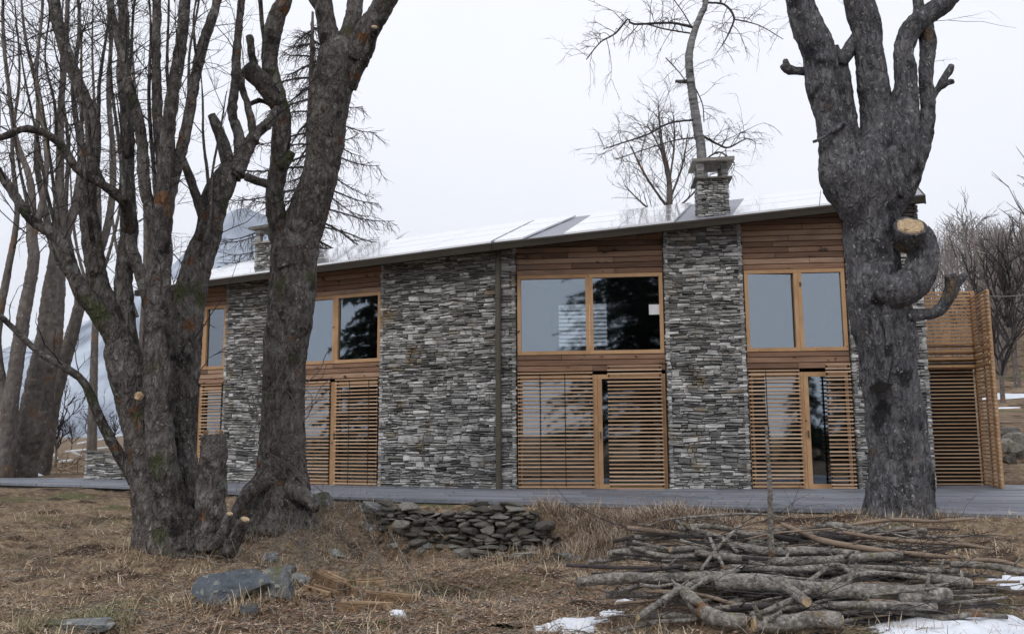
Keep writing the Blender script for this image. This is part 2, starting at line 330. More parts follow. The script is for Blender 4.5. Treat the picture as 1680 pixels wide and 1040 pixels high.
# ------------------------------------------------------------------ the house
house = empty('stone_house', HOUSE_O); Z0 = .5
tag(house, 'long two-storey house of grey stacked stone and brown timber with roof panels coloured white like mirrored sky', 'house')
def wing_sz(wing, px, py, off=0):
    e, n = (eR, nR) if wing == 'R' else (eL, nL); d = ray(px, py)
    p = CPOS+d*((HOUSE_O+n*off-CPOS).dot(n)/d.dot(n)); return (p-HOUSE_O).dot(e), p.z-Z0
TILT = {'R': -TR, 'L': -TL}
def hp(name, mb, mat, wing, parent=None, smooth=False):
    o = mb.build(name, mat, parent or house, smooth=smooth)
    if parent is None: o.rotation_euler = (0, 0, TILT[wing])
    return o
OVER = .6; PITCHR = math.tan(rad(20)); ROOFD = 3.9
mit = (nR+nL).normalized(); half = math.cos((TL-TR)/2)
SL, SR = -9.95, 8.45
EP = {'L0': HOUSE_O+eL*SL+nL*OVER, 'C': HOUSE_O+mit*(OVER/half), 'R1': HOUSE_O+eR*SR+nR*OVER}
EZ = {'L0': 5.25, 'C': 5.46, 'R1': 6.19}
BK = {'L0': -nL, 'C': -mit/half, 'R1': -nR+eR*.3}
def roofp(wing, t, v, dz=0):
    a, b = ('L0', 'C') if wing == 'L' else ('C', 'R1')
    p = lerp(EP[a], EP[b], t)+lerp(BK[a], BK[b], t)*(ROOFD*v)
    return Vector((p.x, p.y, lerp(EZ[a], EZ[b], t)+PITCHR*ROOFD*(v if v <= 1 else 2-v)+dz))-HOUSE_O
def soffit(wing, s, off=0.):
    t = (s-SL)/-SL if wing == 'L' else s/SR
    a, b = ('L0', 'C') if wing == 'L' else ('C', 'R1')
    return lerp(EZ[a], EZ[b], t)-.14+PITCHR*(OVER-off)-Z0
roof = None
mb = MB()
for wg in 'LR':
    for i in range(8):
        for (v0, v1) in ((0, 1), (1, 2)):
            t0, t1 = i/8, (i+1)/8
            q = [roofp(wg, t0, v0), roofp(wg, t1, v0), roofp(wg, t1, v1), roofp(wg, t0, v1)]
            mb.hexa([p-Vector((0, 0, .13)) for p in q]+q)
roof = mb.build('roof', M['slate'], house)
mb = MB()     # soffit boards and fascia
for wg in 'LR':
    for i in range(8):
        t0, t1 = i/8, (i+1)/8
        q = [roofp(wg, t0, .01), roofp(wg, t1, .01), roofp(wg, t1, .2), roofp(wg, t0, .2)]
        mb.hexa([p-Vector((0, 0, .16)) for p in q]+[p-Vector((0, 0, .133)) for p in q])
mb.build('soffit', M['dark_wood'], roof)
for wg in 'LR':
    a, b = (roofp(wg, 0, 0), roofp(wg, 1, 0)); n = nL if wg == 'L' else nR
    q = [a+n*.025, b+n*.025, b+n*.003, a+n*.003]
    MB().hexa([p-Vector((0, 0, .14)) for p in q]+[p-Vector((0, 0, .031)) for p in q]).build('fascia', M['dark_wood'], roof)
    q = [a+n*.03, b+n*.03, b-n*.12, a-n*.12]
    MB().hexa([p+Vector((0, 0, -.03)) for p in q[:2]]+[p+Vector((0, 0, .003)) for p in q[2:]]+[p+Vector((0, 0, -.005)) for p in q[:2]]+[p+Vector((0, 0, .055)) for p in q[2:]]).build('drip_edge', M['dark_wood'], roof)
e0, e1 = roofp('R', 1, 0), roofp('R', 1, 1)      # gable trim
q = [e0+eR*.003, e0+eR*.03, e1+eR*.03, e1+eR*.003]
MB().hexa([p-Vector((0, 0, .17)) for p in q]+[p+Vector((0, 0, .01)) for p in q]).build('barge_board', M['dark_wood'], roof)
def panels(wg, s0, s1, rowsv, skew0=0, skew1=0, n=None):
    n = n or max(1, round((s1-s0)/1.65)); tt = lambda s: (s-SL)/-SL if wg == 'L' else s/SR
    for (v0, v1) in rowsv:
        for i in range(n):
            f0, f1 = i/n, (i+1)/n
            def S_(f, v): return lerp(s0+skew0*v, s1+skew1*v, f)
            q = [roofp(wg, tt(S_(f0, v0))+.0009, v0, .06), roofp(wg, tt(S_(f1, v0))-.0009, v0, .06), roofp(wg, tt(S_(f1, v1))-.0009, v1, .06), roofp(wg, tt(S_(f0, v1))+.0009, v1, .06)]
            m_ = MB().hexa([p-Vector((0, 0, .04)) for p in q]+q)
            m_.build('solar_panel', M['panel'], roof)
ROWS = [(.015, .345), (.365, .65), (.67, .955)]
panels('L', -9.7, -.03, ROWS)
panels('R', .03, .62, ROWS, 0, .34, 1)
panels('R', 1.45, 3.65, ROWS, -.09, -.05, 2)
panels('R', 4.8, 8.15, ROWS, 0, 0, 2)

# --- stone laying: returns stones as 12-vertex blocks, largest become parts of their own
STONES = []       # (area, verts, parent)
def lay(parent, u0, u1, z0, ztop, mp, wob=.035, hmin=.03, hmax=.09, lmin=.1, lmax=.44, show=True):
    z = z0; r = 0
    zt = max(ztop(u0), ztop(u1))
    while z < zt-.015:
        h = rnd(hmin, hmax)*rnd(.75, 1.15)*(1.6 if random.random() < .1 else 1); u = u0+rnd(-.05, 0)
        while u < u1-.02:
            L_ = min(rnd(lmin, lmax)*rnd(.6, 1), u1-u)
            if u1-(u+L_) < .07: L_ = u1-u
            a, b = max(u, u0)+.004, u+L_-.004
            wa, wb = (wob*noise.noise(Vector((q*1.6, z*2.2, u0))) for q in (a, b))
            parts = [(z, z+h)] if (h < .06 or random.random() < .55) else [(z, z+h*(sp:=rnd(.3, .65))-.002), (z+h*sp+.002, z+h)]
            for (c, d) in parts:
                tp = min(ztop(a), ztop(b))
                if c > tp-.02: continue
                d = min(d, tp+.06)
                g = rnd(.002, .008); P_ = rnd(.0, .045); j = lambda k: rnd(-k, k)
                c0, c1, d0, d1 = c+wa+g+j(.009), c+wb+g+j(.009), d+wa-g+j(.011), d+wb-g+j(.011)
                if c < z0+.01: c0 = c1 = z0
                bi = min(.016, (d-c)*.22); ins = min(.03, L_*.12)
                back = [(a, c0), (b, c1), (b, d1), (a, d0)]
                fr = [(a+ins*rnd(.2, 1), c0+bi*rnd(.4, 1.2)), (b-ins*rnd(.2, 1), c1+bi*rnd(.4, 1.2)), (b-ins*rnd(.2, 1.3), d1-bi*rnd(.4, 1.2)), (a+ins*rnd(.2, 1.3), d0-bi*rnd(.4, 1.2))]
                vs = [mp(x, y, -.05) for x, y in back]+[mp(x, y, P_*.45) for x, y in back]+[mp(x, y, P_+rnd(0, .012)) for x, y in fr]
                STONES.append(((b-a)*(d-c) if show else 0, vs, parent))
            u += L_
        z += h
SF = [(3, 2, 1, 0), (0, 1, 5, 4), (1, 2, 6, 5), (2, 3, 7, 6), (3, 0, 4, 7), (4, 5, 9, 8), (5, 6, 10, 9), (6, 7, 11, 10), (7, 4, 8, 11), (8, 9, 10, 11)]
def commit(limit):
    global STONES
    STONES.sort(key=lambda q: -q[0]); rest = {}
    for i, (a, vs, par) in enumerate(STONES):
        if i < limit and a > 0: MB().add(vs, SF).build('stone', M['stone'], par)
        else: rest.setdefault(par.name, (par, MB()))[1].add(vs, SF)
    for par, m_ in rest.values(): tag(m_.build('small_stones', M['stone'], par), kind='stuff')
    STONES = []

PF = .1     # piers stand proud of the bays
def pier(wing, s0, s1, left=True, right=True, depth=.5):
    mb = MB(); t0, t1 = soffit(wing, s0)+.06, soffit(wing, s1)+.06
    yb, yf = depth, -PF+.05
    mb.hexa([(s0+.04, yf, 0), (s1-.04, yf, 0), (s1-.04, yb, 0), (s0+.04, yb, 0), (s0+.04, yf, t0), (s1-.04, yf, t1), (s1-.04, yb, t1), (s0+.04, yb, t0)])
    p = hp('stone_pier', mb, M['mortar'], wing)
    zt = lambda u: soffit(wing, min(max(u, s0), s1))+.03
    lay(p, s0, s1, 0, zt, lambda u, z, d: (u, -PF+.03-d, z))
    if left: lay(p, -PF, depth, 0, lambda u: soffit(wing, s0)+.03, lambda u, z, d: (s0+.03-d, u, z), show=False)
    if right: lay(p, -PF, depth, 0, lambda u: soffit(wing, s1)+.03, lambda u, z, d: (s1-.03+d, u, z), show=False)
    return p
pier('L', -2.93, .0, right=False); pier('R', .0, .33, left=False)
pier('R', 3.40, 4.99); 
gp_ = pier('R', 7.04, 8.5, right=False)
lay(gp_, -PF, 6.5, 0, lambda u: soffit('R', 8.5)+.03+max(0, min(u, 6.6-u))*PITCHR*.9, lambda u, z, d: (8.5-.03+d, u, z), show=False)
pier('L', -7.42, -5.45); pier('L', -9.7, -9.1)

# --- core walls, floors
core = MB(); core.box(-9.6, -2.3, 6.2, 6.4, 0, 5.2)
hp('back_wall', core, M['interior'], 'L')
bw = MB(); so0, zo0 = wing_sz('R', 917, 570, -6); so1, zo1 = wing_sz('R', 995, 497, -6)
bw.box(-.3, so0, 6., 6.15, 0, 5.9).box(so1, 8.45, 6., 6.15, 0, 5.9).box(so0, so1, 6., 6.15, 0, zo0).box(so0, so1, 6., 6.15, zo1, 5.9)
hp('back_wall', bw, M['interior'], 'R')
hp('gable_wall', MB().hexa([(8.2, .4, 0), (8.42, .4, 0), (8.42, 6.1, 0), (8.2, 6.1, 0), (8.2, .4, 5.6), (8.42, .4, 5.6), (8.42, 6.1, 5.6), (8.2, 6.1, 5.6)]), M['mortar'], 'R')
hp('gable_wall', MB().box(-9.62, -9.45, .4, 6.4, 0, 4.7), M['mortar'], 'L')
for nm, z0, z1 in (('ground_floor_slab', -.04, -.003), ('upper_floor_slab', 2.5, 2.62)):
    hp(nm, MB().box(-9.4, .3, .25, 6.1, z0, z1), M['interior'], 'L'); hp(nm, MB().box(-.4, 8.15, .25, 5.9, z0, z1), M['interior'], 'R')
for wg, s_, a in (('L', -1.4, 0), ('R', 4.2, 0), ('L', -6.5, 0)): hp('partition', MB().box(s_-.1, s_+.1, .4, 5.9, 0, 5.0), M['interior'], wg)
slt = MB().box(so0-.15, so1+.15, 0, .03, -.016, .016).mesh('slat', M['white_wood'])
scr = hp('back_screen', MB().box(so0-.16, so0-.13, 7.0, 7.06, zo0-.4, zo1+.1).box(so1+.13, so1+.16, 7.0, 7.06, zo0-.4, zo1+.1), M['white_wood'], 'R')
for i in range(14): link('slat', slt, scr, (0, 7.06, zo0-.35+i*(zo1-zo0+.3)/13))

# --- timber bays
SLAT_P = .077
def frame_rect(mb, s0, s1, z0, z1, b=.075, y0=-.03, y1=.07):
    mb.box(s0, s1, y0, y1, z0, z0+b).box(s0, s1, y0, y1, z1-b, z1).box(s0, s0+b, y0+.002, y1-.002, z0+b, z1-b).box(s1-b, s1, y0+.002, y1-.002, z0+b, z1-b)
def window(wing, s0, s1, z0, z1, b=.075, turn=0):
    mb = MB(); frame_rect(mb, s0, s1, z0, z1, b); w_ = hp('window', mb, M['frame'], wing)
    hw = (s1-s0)/2-b+.004; p_ = hp('pane', MB().box(-hw, hw, -.004, .004, z0+b-.004, z1-b+.004), M['glass'], wing, w_); p_.location = ((s0+s1)/2, .03, 0); p_.rotation_euler = (0, 0, rad(turn)); return w_
def boards(wing, s0, s1, za, zb, top=False, pitch=.118):
    z = za
    while True:
        if top:
            if z > max(soffit(wing, s0), soffit(wing, s1)): break
            lo, hi = s0, s1; k = (soffit(wing, s1)-soffit(wing, s0))/(s1-s0)
            cut = s0+(z-soffit(wing, s0))/k if abs(k) > 1e-6 else s0
            lo = max(s0, cut) if k > 0 else s0
            zt = z+pitch
        else:
            if z > zb-.03: break
            lo, hi, zt = s0, s1, min(z+pitch, zb)
        if hi-lo > .1:
            y = rnd(-.006, .006); cutp = [lo, hi]
            if hi-lo > 1.6 and random.random() < .45: cutp = [lo, lerp(lo, hi, rnd(.3, .7)), hi]
            for a, b in zip(cutp[:-1], cutp[1:]):
                m_ = MB(); f, bk = y-.012+rnd(-.003, .003), .05
                # bevelled board: front face set in from its edges
                m_.add([(a+.002, bk, z+.003), (b-.002, bk, z+.003), (b-.002, bk, zt-.003), (a+.002, bk, zt-.003),
                        (a+.002, f+.012, z+.005), (b-.002, f+.012, z+.005), (b-.002, f+.012, zt-.005), (a+.002, f+.012, zt-.005),
                        (a+.005, f, z+.013), (b-.005, f, z+.013), (b-.005, f, zt-.013), (a+.005, f, zt-.013)], SF)
                hp('board', m_, M['board'], wing)
        z += pitch
def screen(wing, s0, s1, z0, z1, y, name='slat_screen', rods=(), depth=.036):
    mb = MB()
    for r_ in (s0+.03, s1-.03): mb.box(r_-.014, r_+.014, y+.052, y+.075, z0, z1)
    for r_ in rods: mb.box(r_-.008, r_+.008, y-.004, y+.012, z0+.02, z1-.02)
    p = hp(name, mb, M['dark_wood'], wing)
    me = MB().box(s0, s1, 0, depth, -.0145, .0145).mesh('slat', M['slat']); n = round((z1-z0)/SLAT_P)
    for i in range(n):
        o = link('slat', me, p, (rnd(-.003, .003), y+rnd(-.003, .003), z0+.02+i*(z1-z0-.035)/(n-1))); o.rotation_euler = (rnd(-.06, .06), rnd(-.0015, .0015), 0)
ZS, ZW0, ZW1 = 2.37, 2.72, 4.39       # top of slats, window frame bottom and top above the terrace
def door(wing, s0, s1, z1=2.3):
    mb = MB(); frame_rect(mb, s0, s1, .0, z1, .09, -.0, .09); d = hp('glazed_door', mb, M['frame'], wing)
    hp('pane', MB().box(s0+.085, s1-.085, .045, .053, .085, z1-.085), M['glass'], wing, d)
    hp('handle', MB().box(s0+.03, s0+.05, -.05, 0, 1.0, 1.14), M['bronze'], wing, d)
    return d
def bay(wing, s0, s1, wmid, zw1=ZW1, turn=0):
    hp('wall_post', MB().box(s0-.03, s0+.012, -.02, .3, 0, ZW1+.2), M['dark_wood'], wing); hp('wall_post', MB().box(s1-.012, s1+.03, -.02, .3, 0, ZW1+.2), M['dark_wood'], wing)
    window(wing, s0+.02, wmid-.002, ZW0, zw1, turn=turn); window(wing, wmid+.002, s1-.02, ZW0, zw1)
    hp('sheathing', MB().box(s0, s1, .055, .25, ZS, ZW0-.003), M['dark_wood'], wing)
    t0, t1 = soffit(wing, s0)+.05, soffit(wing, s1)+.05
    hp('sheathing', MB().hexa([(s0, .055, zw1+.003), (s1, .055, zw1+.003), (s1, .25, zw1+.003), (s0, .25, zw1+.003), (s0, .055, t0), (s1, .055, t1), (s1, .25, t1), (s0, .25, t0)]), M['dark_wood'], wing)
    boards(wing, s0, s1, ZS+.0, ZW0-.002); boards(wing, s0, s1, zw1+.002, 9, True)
# middle bay
bay('R', .34, 3.39, 1.86)
door('R', .36, 1.99); door('R', 1.996, 3.37)
screen('R', .36, 1.90, .02, ZS-.02, -.07, rods=(.82, 1.33)); screen('R', 2.2, 3.29, 0., ZS+.1, -.2)
# right bay
bay('R', 5.0, 7.03, 6.08, turn=5)
door('R', 5.02, 6.1); door('R', 6.106, 7.01)
screen('R', 5.02, 6.02, .02, ZS-.02, -.07, rods=(5.36,)); screen('R', 6.5, 6.98, 0., ZS+.08, -.2)
# left bay
bay('L', -5.44, -2.94, -4.19, ZW1-.1)
door('L', -5.42, -4.2); door('L', -4.196, -2.96)
screen('L', -5.4, -4.28, .02, ZS-.04, -.07); screen('L', -4.12, -2.97, .02, ZS-.02, -.09, rods=(-3.72, -3.2))
# far left bay
bay('L', -9.1, -7.43, -8.16, ZW1-.1)
door('L', -9.08, -8.2); door('L', -8.196, -7.45)
screen('L', -9.05, -8.26, .02, ZS-.04, -.07); screen('L', -8.14, -7.47, .02, ZS-.02, -.09)
# downpipe at the bend
zt = soffit('R', .04)+.05
dp = MB(); c = mit*.16
dp.tube([Vector((c.x, c.y, z_)) for z_ in (0.0, zt*.5, zt)], [.062]*3, 14)
for z_ in (.9, 2.4, 3.9): dp.tube([Vector((c.x, c.y, z_)), Vector((c.x, c.y, z_+.04))], [.074]*2, 14)
dpo = dp.build('downpipe', M['bronze'], house, smooth=False)
# small white notice on the inside of the middle window
s_a, z_a = wing_sz('R', 1065, 516); s_b, z_b = wing_sz('R', 1083, 499)
hp('window_notice', MB().box(s_a, s_b, .02, .023, z_a, z_b), M['white_wood'], 'R')

# --- chimneys
def chimney(wing, pxc, pyb, pyt, wpx, off):
    s_, zb = wing_sz(wing, pxc, pyb, off); _, zt = wing_sz(wing, pxc, pyt, off)
    e = eR if wing == 'R' else eL; n = nR if wing == 'R' else nL
    dist = (HOUSE_O+e*s_+n*off).y; hw = wpx*dist/FPX/2; y0 = -off; zb -= .5; dp_ = hw*2
    H = zt-zb
    p = hp('chimney', MB().box(s_-hw+.03, s_+hw-.03, y0+.03, y0+dp_-.03, zb, zb+H*.77), M['mortar'], wing)
    top = lambda u: zb+H*.77
    kw = dict(hmin=.03, hmax=.07, lmin=.08, lmax=.28, show=False, wob=.006)
    lay(p, s_-hw, s_+hw, zb, top, lambda u, z, d: (u, y0+.03-d, z), **kw)
    lay(p, y0, y0+dp_, zb, top, lambda u, z, d: (s_-hw+.03-d, u, z), **kw); lay(p, y0, y0+dp_, zb, top, lambda u, z, d: (s_+hw-.03+d, u, z), **kw)
    zz = zb+H*.77
    hp('ledge_slab', MB().box(s_-hw-.07, s_+hw+.07, y0-.07, y0+dp_+.07, zz, zz+.035), M['drystone'], wing, p)
    for sx in (-1, 1):
        for yy in (y0, y0+dp_-.14):
            x0 = s_+sx*(hw-.075)-.075
            for k in range(4): hp('pillar_stone', MB().box(x0+rnd(0, .02), x0+.15-rnd(0, .02), yy+rnd(0, .02), yy+.14, zz+.036+k*(H*.19/4), zz+.033+(k+1)*(H*.19/4)), M['stone'], wing, p)
    q = zz+.036+H*.19
    hp('cap_slab', MB().hexa([(s_-hw-.1, y0-.12, q), (s_+hw+.12, y0-.12, q+.01), (s_+hw+.12, y0+dp_+.12, q+.02), (s_-hw-.1, y0+dp_+.12, q), (s_-hw-.1, y0-.12, q+.06), (s_+hw+.12, y0-.12, q+.085), (s_+hw+.12, y0+dp_+.12, q+.09), (s_-hw-.1, y0+dp_+.12, q+.06)]), M['drystone'], wing, p)
chimney('R', 1172, 356, 264, 52, .05); chimney('L', 432, 452, 374, 42, .05)
commit(290)

# ------------------------------------------------------------------ slatted porch on the right
porch = empty('slatted_porch', HOUSE_O+eR*8.6, -TR)
tag(porch, 'open-fronted timber porch of close horizontal slats at the right end of the stone house', 'porch')
def psz(px, py, off): s_, z_ = wing_sz('R', px, py, off); return s_-8.6, z_
bx, _ = psz(1608, 700, -1.1); fx, _ = psz(1637, 700, .1); _, ptop = psz(1612, 475, .0)
sx0 = .05
me = MB().box(sx0, bx, 0, .04, -.0115, .0115).mesh('slat', M['slat']); me3 = MB().box(sx0, bx, 0, .04, -.02, .02).mesh('slat', M['frame']); n = round(ptop/.077); _, pback = psz(1560, 480, -1.1)
dx, dy = fx-bx, -1.2
sd_ = MB(); nn_ = Vector((-dy, dx, 0)).normalized()*.02
L8 = [Vector((bx, 1.1, 0))-nn_, Vector((fx, -.1, 0))-nn_, Vector((fx, -.1, 0))+nn_, Vector((bx, 1.1, 0))+nn_]
me2 = MB().hexa([p+Vector((0, 0, -.0155)) for p in L8]+[p+Vector((0, 0, .0155)) for p in L8]).mesh('slat', M['slat'])
for i in range(n):
    z_ = .03+i*(ptop-.06)/(n-1); link('slat', me if z_ < 2.4 else me3, porch, (0, 1.1+rnd(-.003, .003), z_)); link('slat', me2, porch, (0, rnd(-.003, .003), z_+.0))
for i in range(int((pback-ptop)/.077)+1): link('slat', me3, porch, (0, 1.1+rnd(-.003, .003), ptop+.045+i*.077))
for (x, y) in ((sx0+.05, 1.17), (bx+.06, 1.17), (fx+.05, .06), (lerp(bx, fx, .5)+.07, .55)): MB().box(x-.04, x+.04, y-.04, y+.04, 0, pback+.03 if y > 1 else ptop).build('post', M['frame'], porch)
for zz in (2.42, 2.58, 2.74, 2.9): MB().box(sx0-.02, bx+.02, .96, 1.08, zz, zz+.05).build('beam', M['frame'], porch); MB().hexa([p+Vector((0, 0, zz)) for p in [L8[0]-nn_*2, L8[1]-nn_*2, L8[1]-nn_, L8[0]-nn_]]+[p+Vector((0, 0, zz+.05)) for p in [L8[0]-nn_*2, L8[1]-nn_*2, L8[1]-nn_, L8[0]-nn_]]).build('beam', M['frame'], porch)
MB().box(sx0, bx, 1.25, 1.29, .0, 2.42).build('back_panel', M['dark_wood'], porch)
MB().box(sx0, bx, .99, 2.4, 2.47, 2.52).build('deck', M['dark_wood'], porch)

# slatted balcony rail past the left gable
rail = empty('balcony_rail', HOUSE_O+eL*-9.75, -TL); tag(rail, 'pale slatted balcony rail at the left end of the house, seen between tree stems', 'railing')
s0_, zt_ = wing_sz('L', 224, 553, -1); s1_, zb_ = wing_sz('L', 224, 585, -1)
me = MB().box(-1.1, .05, 0, .03, -.022, .022).mesh('slat', M['white_wood'])
for i in range(6): link('slat', me, rail, (0, 1, zb_-.25+i*(zt_-zb_+.25)/5))
MB().box(-1.12, -1.04, .96, 1.05, 0, zt_+.04).build('post', M['white_wood'], rail); MB().box(-.02, .05, .96, 1.05, 0, zt_+.04).build('post', M['white_wood'], rail)
MB().box(-1.12, .05, .98, 2.2, zb_-.4, zb_-.33).build('deck', M['dark_wood'], rail)

# low stone wall to the left of the house
p0 = onz(137, 785.5, .5); lw = empty('low_stone_wall', p0); tag(lw, 'low grey stacked stone wall at the left end of the house, behind the multi-stemmed tree', 'wall')
ang = -rad(20); Lw = 2.9
lc = MB().box(.03, Lw, .04, .5, -.1, .64).build('wall_core', M['mortar'], lw, rz=ang)
kw = dict(hmin=.04, hmax=.1, lmin=.15, lmax=.5)
lay(lc, 0, Lw, -.06, lambda u: .68, lambda u, z, d: (u, .03-d, z), **kw); lay(lc, 0, .5, -.06, lambda u: .68, lambda u, z, d: (.03-d, u, z), show=False, **kw)
MB().box(-.05, Lw, -.04, .54, .69, .74).build('coping', M['drystone'], lw, rz=ang)
commit(110)

# ------------------------------------------------------------------ trees
def catmull(pts, n_per):
    out = []; P = [pts[0]]+list(pts)+[pts[-1]]
    for i in range(1, len(P)-2):
        a, b, c_, d = (np.array(q) for q in P[i-1:i+3]); n = n_per(np.linalg.norm(b[:3]-c_[:3]))
        for k in range(n):
            t = k/n; out.append(.5*((2*b)+(-a+c_)*t+(2*a-5*b+4*c_-d)*t*t+(-a+3*b-3*c_+d)*t**3))
    out.append(np.array(P[-2])); return out
def limb_mesh(mb, ctrl, Dp, dd=0., base=None, amp=.09, sides=14, step=.07, flute=0.):
    """ctrl: (px, py, width_px) traced at distance Dp (+ up to dd at the tip); returns centreline and radii"""
    n = len(ctrl); W = []
    for i, (x, y, w_) in enumerate(ctrl):
        Y = Dp+dd*(i/(n-1)); p = atY(x, y, Y); W.append((p.x, p.y, p.z, max(.004, w_*Y/FPX/2*.95)))
    C = catmull(W, lambda L: max(2, int(L/step))); pts = [Vector(c[:3]) for c in C]; rs = [c[3] for c in C]
    b0 = len(mb.v); mb.tube(pts, rs, sides); QS = 1/max(.12, 1.3*sorted(rs)[len(rs)//2])
    for i in range(len(pts)):
        for k in range(sides):
            j = b0+i*sides+k; v = Vector(mb.v[j]); d = v-pts[i]
            q = (v-pts[0])*QS; an = 2*math.pi*k/sides
            f = 1+amp*1.5*noise.noise(q*.9)+amp*.9*noise.noise(q*2.3)+amp*.5*noise.noise(v*16)
            w2 = Vector((v.x, v.y, v.z*.55)); f += (.016*(.35-abs(noise.noise(w2*11)))+.012*noise.noise(w2*21)+.007*noise.noise(w2*43))/max(.05, rs[i])
            if flute: f += flute*max(0, 1-i/len(pts)*2.2)*math.sin(an*5+i*.05)
            mb.v[j] = tuple(pts[i]+d*f)
    return pts, rs
def cut_face(parent, p, n, r, name='cut_face'):
    """a sawn end: shallow growth rings, a radial crack and a slightly proud heart, inside the rim of bark"""
    n = n.normalized(); a = n.orthogonal().normalized(); b = n.cross(a); m_ = MB(); k = 18; rings = 6; V = []; F = []; r *= .93; ck = random.randrange(k)
    wob = [rnd(.93, 1.05) for _ in range(k)]
    for q in range(rings+1):
        f = 1-q/(rings+.6)
        for i in range(k):
            h = (.012+(.004 if q % 2 else -.001)+rnd(-.0015, .0015)-(.02*f if i == ck and q < rings else 0))*min(1, r/.07) if q else -.02
            V.append(p+(a*math.cos(2*math.pi*i/k)+b*math.sin(2*math.pi*i/k))*(r*f*wob[i] if q else r*wob[i])+n*h)
    for q in range(rings):
        for i in range(k): j = (i+1) % k; F.append((q*k+i, q*k+j, (q+1)*k+j, (q+1)*k+i))
    V.append(p+n*.013); F += [(rings*k+i, rings*k+(i+1) % k, len(V)-1) for i in range(k)]
    m_.add(V, F).build(name, M['cut'], parent)
def grow(mb, p, d, L, r, lvl, g=0., wig=.25, kids=(2, 4), spread=.8, shrink=.55, sides=3, seg=None):
    n = seg or (5 if lvl else 3); pts = [p.copy()]; d = d.normalized()
    for i in range(n):
        d = (d+Vector((rnd(-wig, wig), rnd(-wig, wig), rnd(-wig, wig)+g))).normalized(); pts.append(pts[-1]+d*(L/n))
    mb.tube(pts, [lerp(r, r*.35, i/n) for i in range(n+1)], sides, cap=False)
    if lvl > 0:
        for _ in range(random.randint(*kids)):
            k = random.randint(1, n); q = pts[k]; ax = (pts[k]-pts[k-1]).normalized()
            s_ = Vector((rnd(-1, 1), rnd(-1, 1), rnd(-.7, 1))); s_ = (s_-ax*s_.dot(ax)).normalized()
            grow(mb, q, ax+s_*spread*rnd(.6, 1.3), L*shrink*rnd(.6, 1.2), r*.6, lvl-1, g, wig, kids, spread, shrink, sides)
def twiggy(mb, lines, dens, Lr, r0, lvl, g=0., up=.4, skip=.25, **kw):
    for pts, rs in lines:
        tot = 0.
        for i in range(int(len(pts)*skip)+1, len(pts)):
            seg = (pts[i]-pts[i-1]).length; tot += seg*dens
            while tot > rnd(.3, 1.7):
                tot -= 1; ax = (pts[i]-pts[i-1]).normalized(); s_ = Vector((rnd(-1, 1), rnd(-1, 1), rnd(-.4, .8))); s_ = (s_-ax*s_.dot(ax)).normalized()
                grow(mb, pts[i]+s_*rs[i]*.7, s_+ax*up+Vector((0, 0, up*.5)), rnd(*Lr), min(r0, rs[i]*.6), lvl, g, **kw)
def tree(name, label, Dp, limbs, mat, cat='tree', group=None, tw=None, sides=16, base_px=None, twmat=None, amp=.05):
    bpx = base_px or limbs[0][1][0]; b = atY(bpx[0], bpx[1], Dp); t = empty(name, b); tag(t, label, cat, group); lines = []
    inv = Vector(b)
    for i, lm in enumerate(limbs):
        nm, ctrl = lm[0], lm[1]; opt = lm[2] if len(lm) > 2 else {}
        m_ = MB(); wmax = max(c[2] for c in ctrl)
        big = wmax > 60
        pts, rs = limb_mesh(m_, ctrl, Dp+opt.get('d0', 0), opt.get('dd', 0), amp=opt.get('amp', amp if wmax > 18 else amp*.7), sides=(48 if big else 22 if wmax > 18 else 9) if sides > 10 else sides, step=.04 if wmax > 30 else .07, flute=opt.get('flute', 0))
        m_.v = [tuple(Vector(q)-inv) for q in m_.v]
        o = m_.build(nm, opt.get('mat', mat), t, smooth=True)
        if opt.get('cut'): cut_face(o, pts[-1]-inv+(pts[-1]-pts[-2]).normalized()*.002, (pts[-1]-pts[-2]), rs[-1]*.95)
        if not opt.get('bare'): lines.append((pts, rs))
    if tw:
        m_ = MB(); twiggy(m_, lines, **tw); m_.v = [tuple(Vector(q)-inv) for q in m_.v]
        tag(m_.build('twigs', twmat or M['twig'], t), kind='stuff')
    return t, inv

# --- the big multi-stemmed tree on the left
SPROUTS = []
for x0, y0, x1, y1, w_ in ((160, 450, 118, -60, 8), (150, 330, 178, -60, 8), (205, 330, 168, -50, 7), (208, 260, 226, -60, 7), (262, 400, 238, -60, 8), (270, 300, 246, -60, 6), (285, 290, 276, -60, 7), (300, 230, 330, -60, 6), (325, 110, 322, -60, 5), (120, 450, 60, 120, 7), (98, 395, 30, 60, 6), (50, 358, 8, 100, 5), (170, 300, 108, 60, 6), (92, 232, 72, -40, 5), (345, 335, 330, 120, 6), (140, 480, 20, 300, 6), (230, 470, 190, 150, 6), (330, 420, 372, 150, 6)):
    SPROUTS.append(('limb', [(x0, y0, w_*1.25), (lerp(x0, x1, .2)+rnd(-5, 5)+(x1-x0)*.12, lerp(y0, y1, .22), w_), (lerp(x0, x1, .5)+rnd(-8, 8), lerp(y0, y1, .5), w_*.75), (lerp(x0, x1, .78)+rnd(-7, 7), lerp(y0, y1, .78), w_*.55), (x1, y1, w_*.25)], {'d0': rnd(-.2, .5), 'dd': rnd(-.8, .8)}))
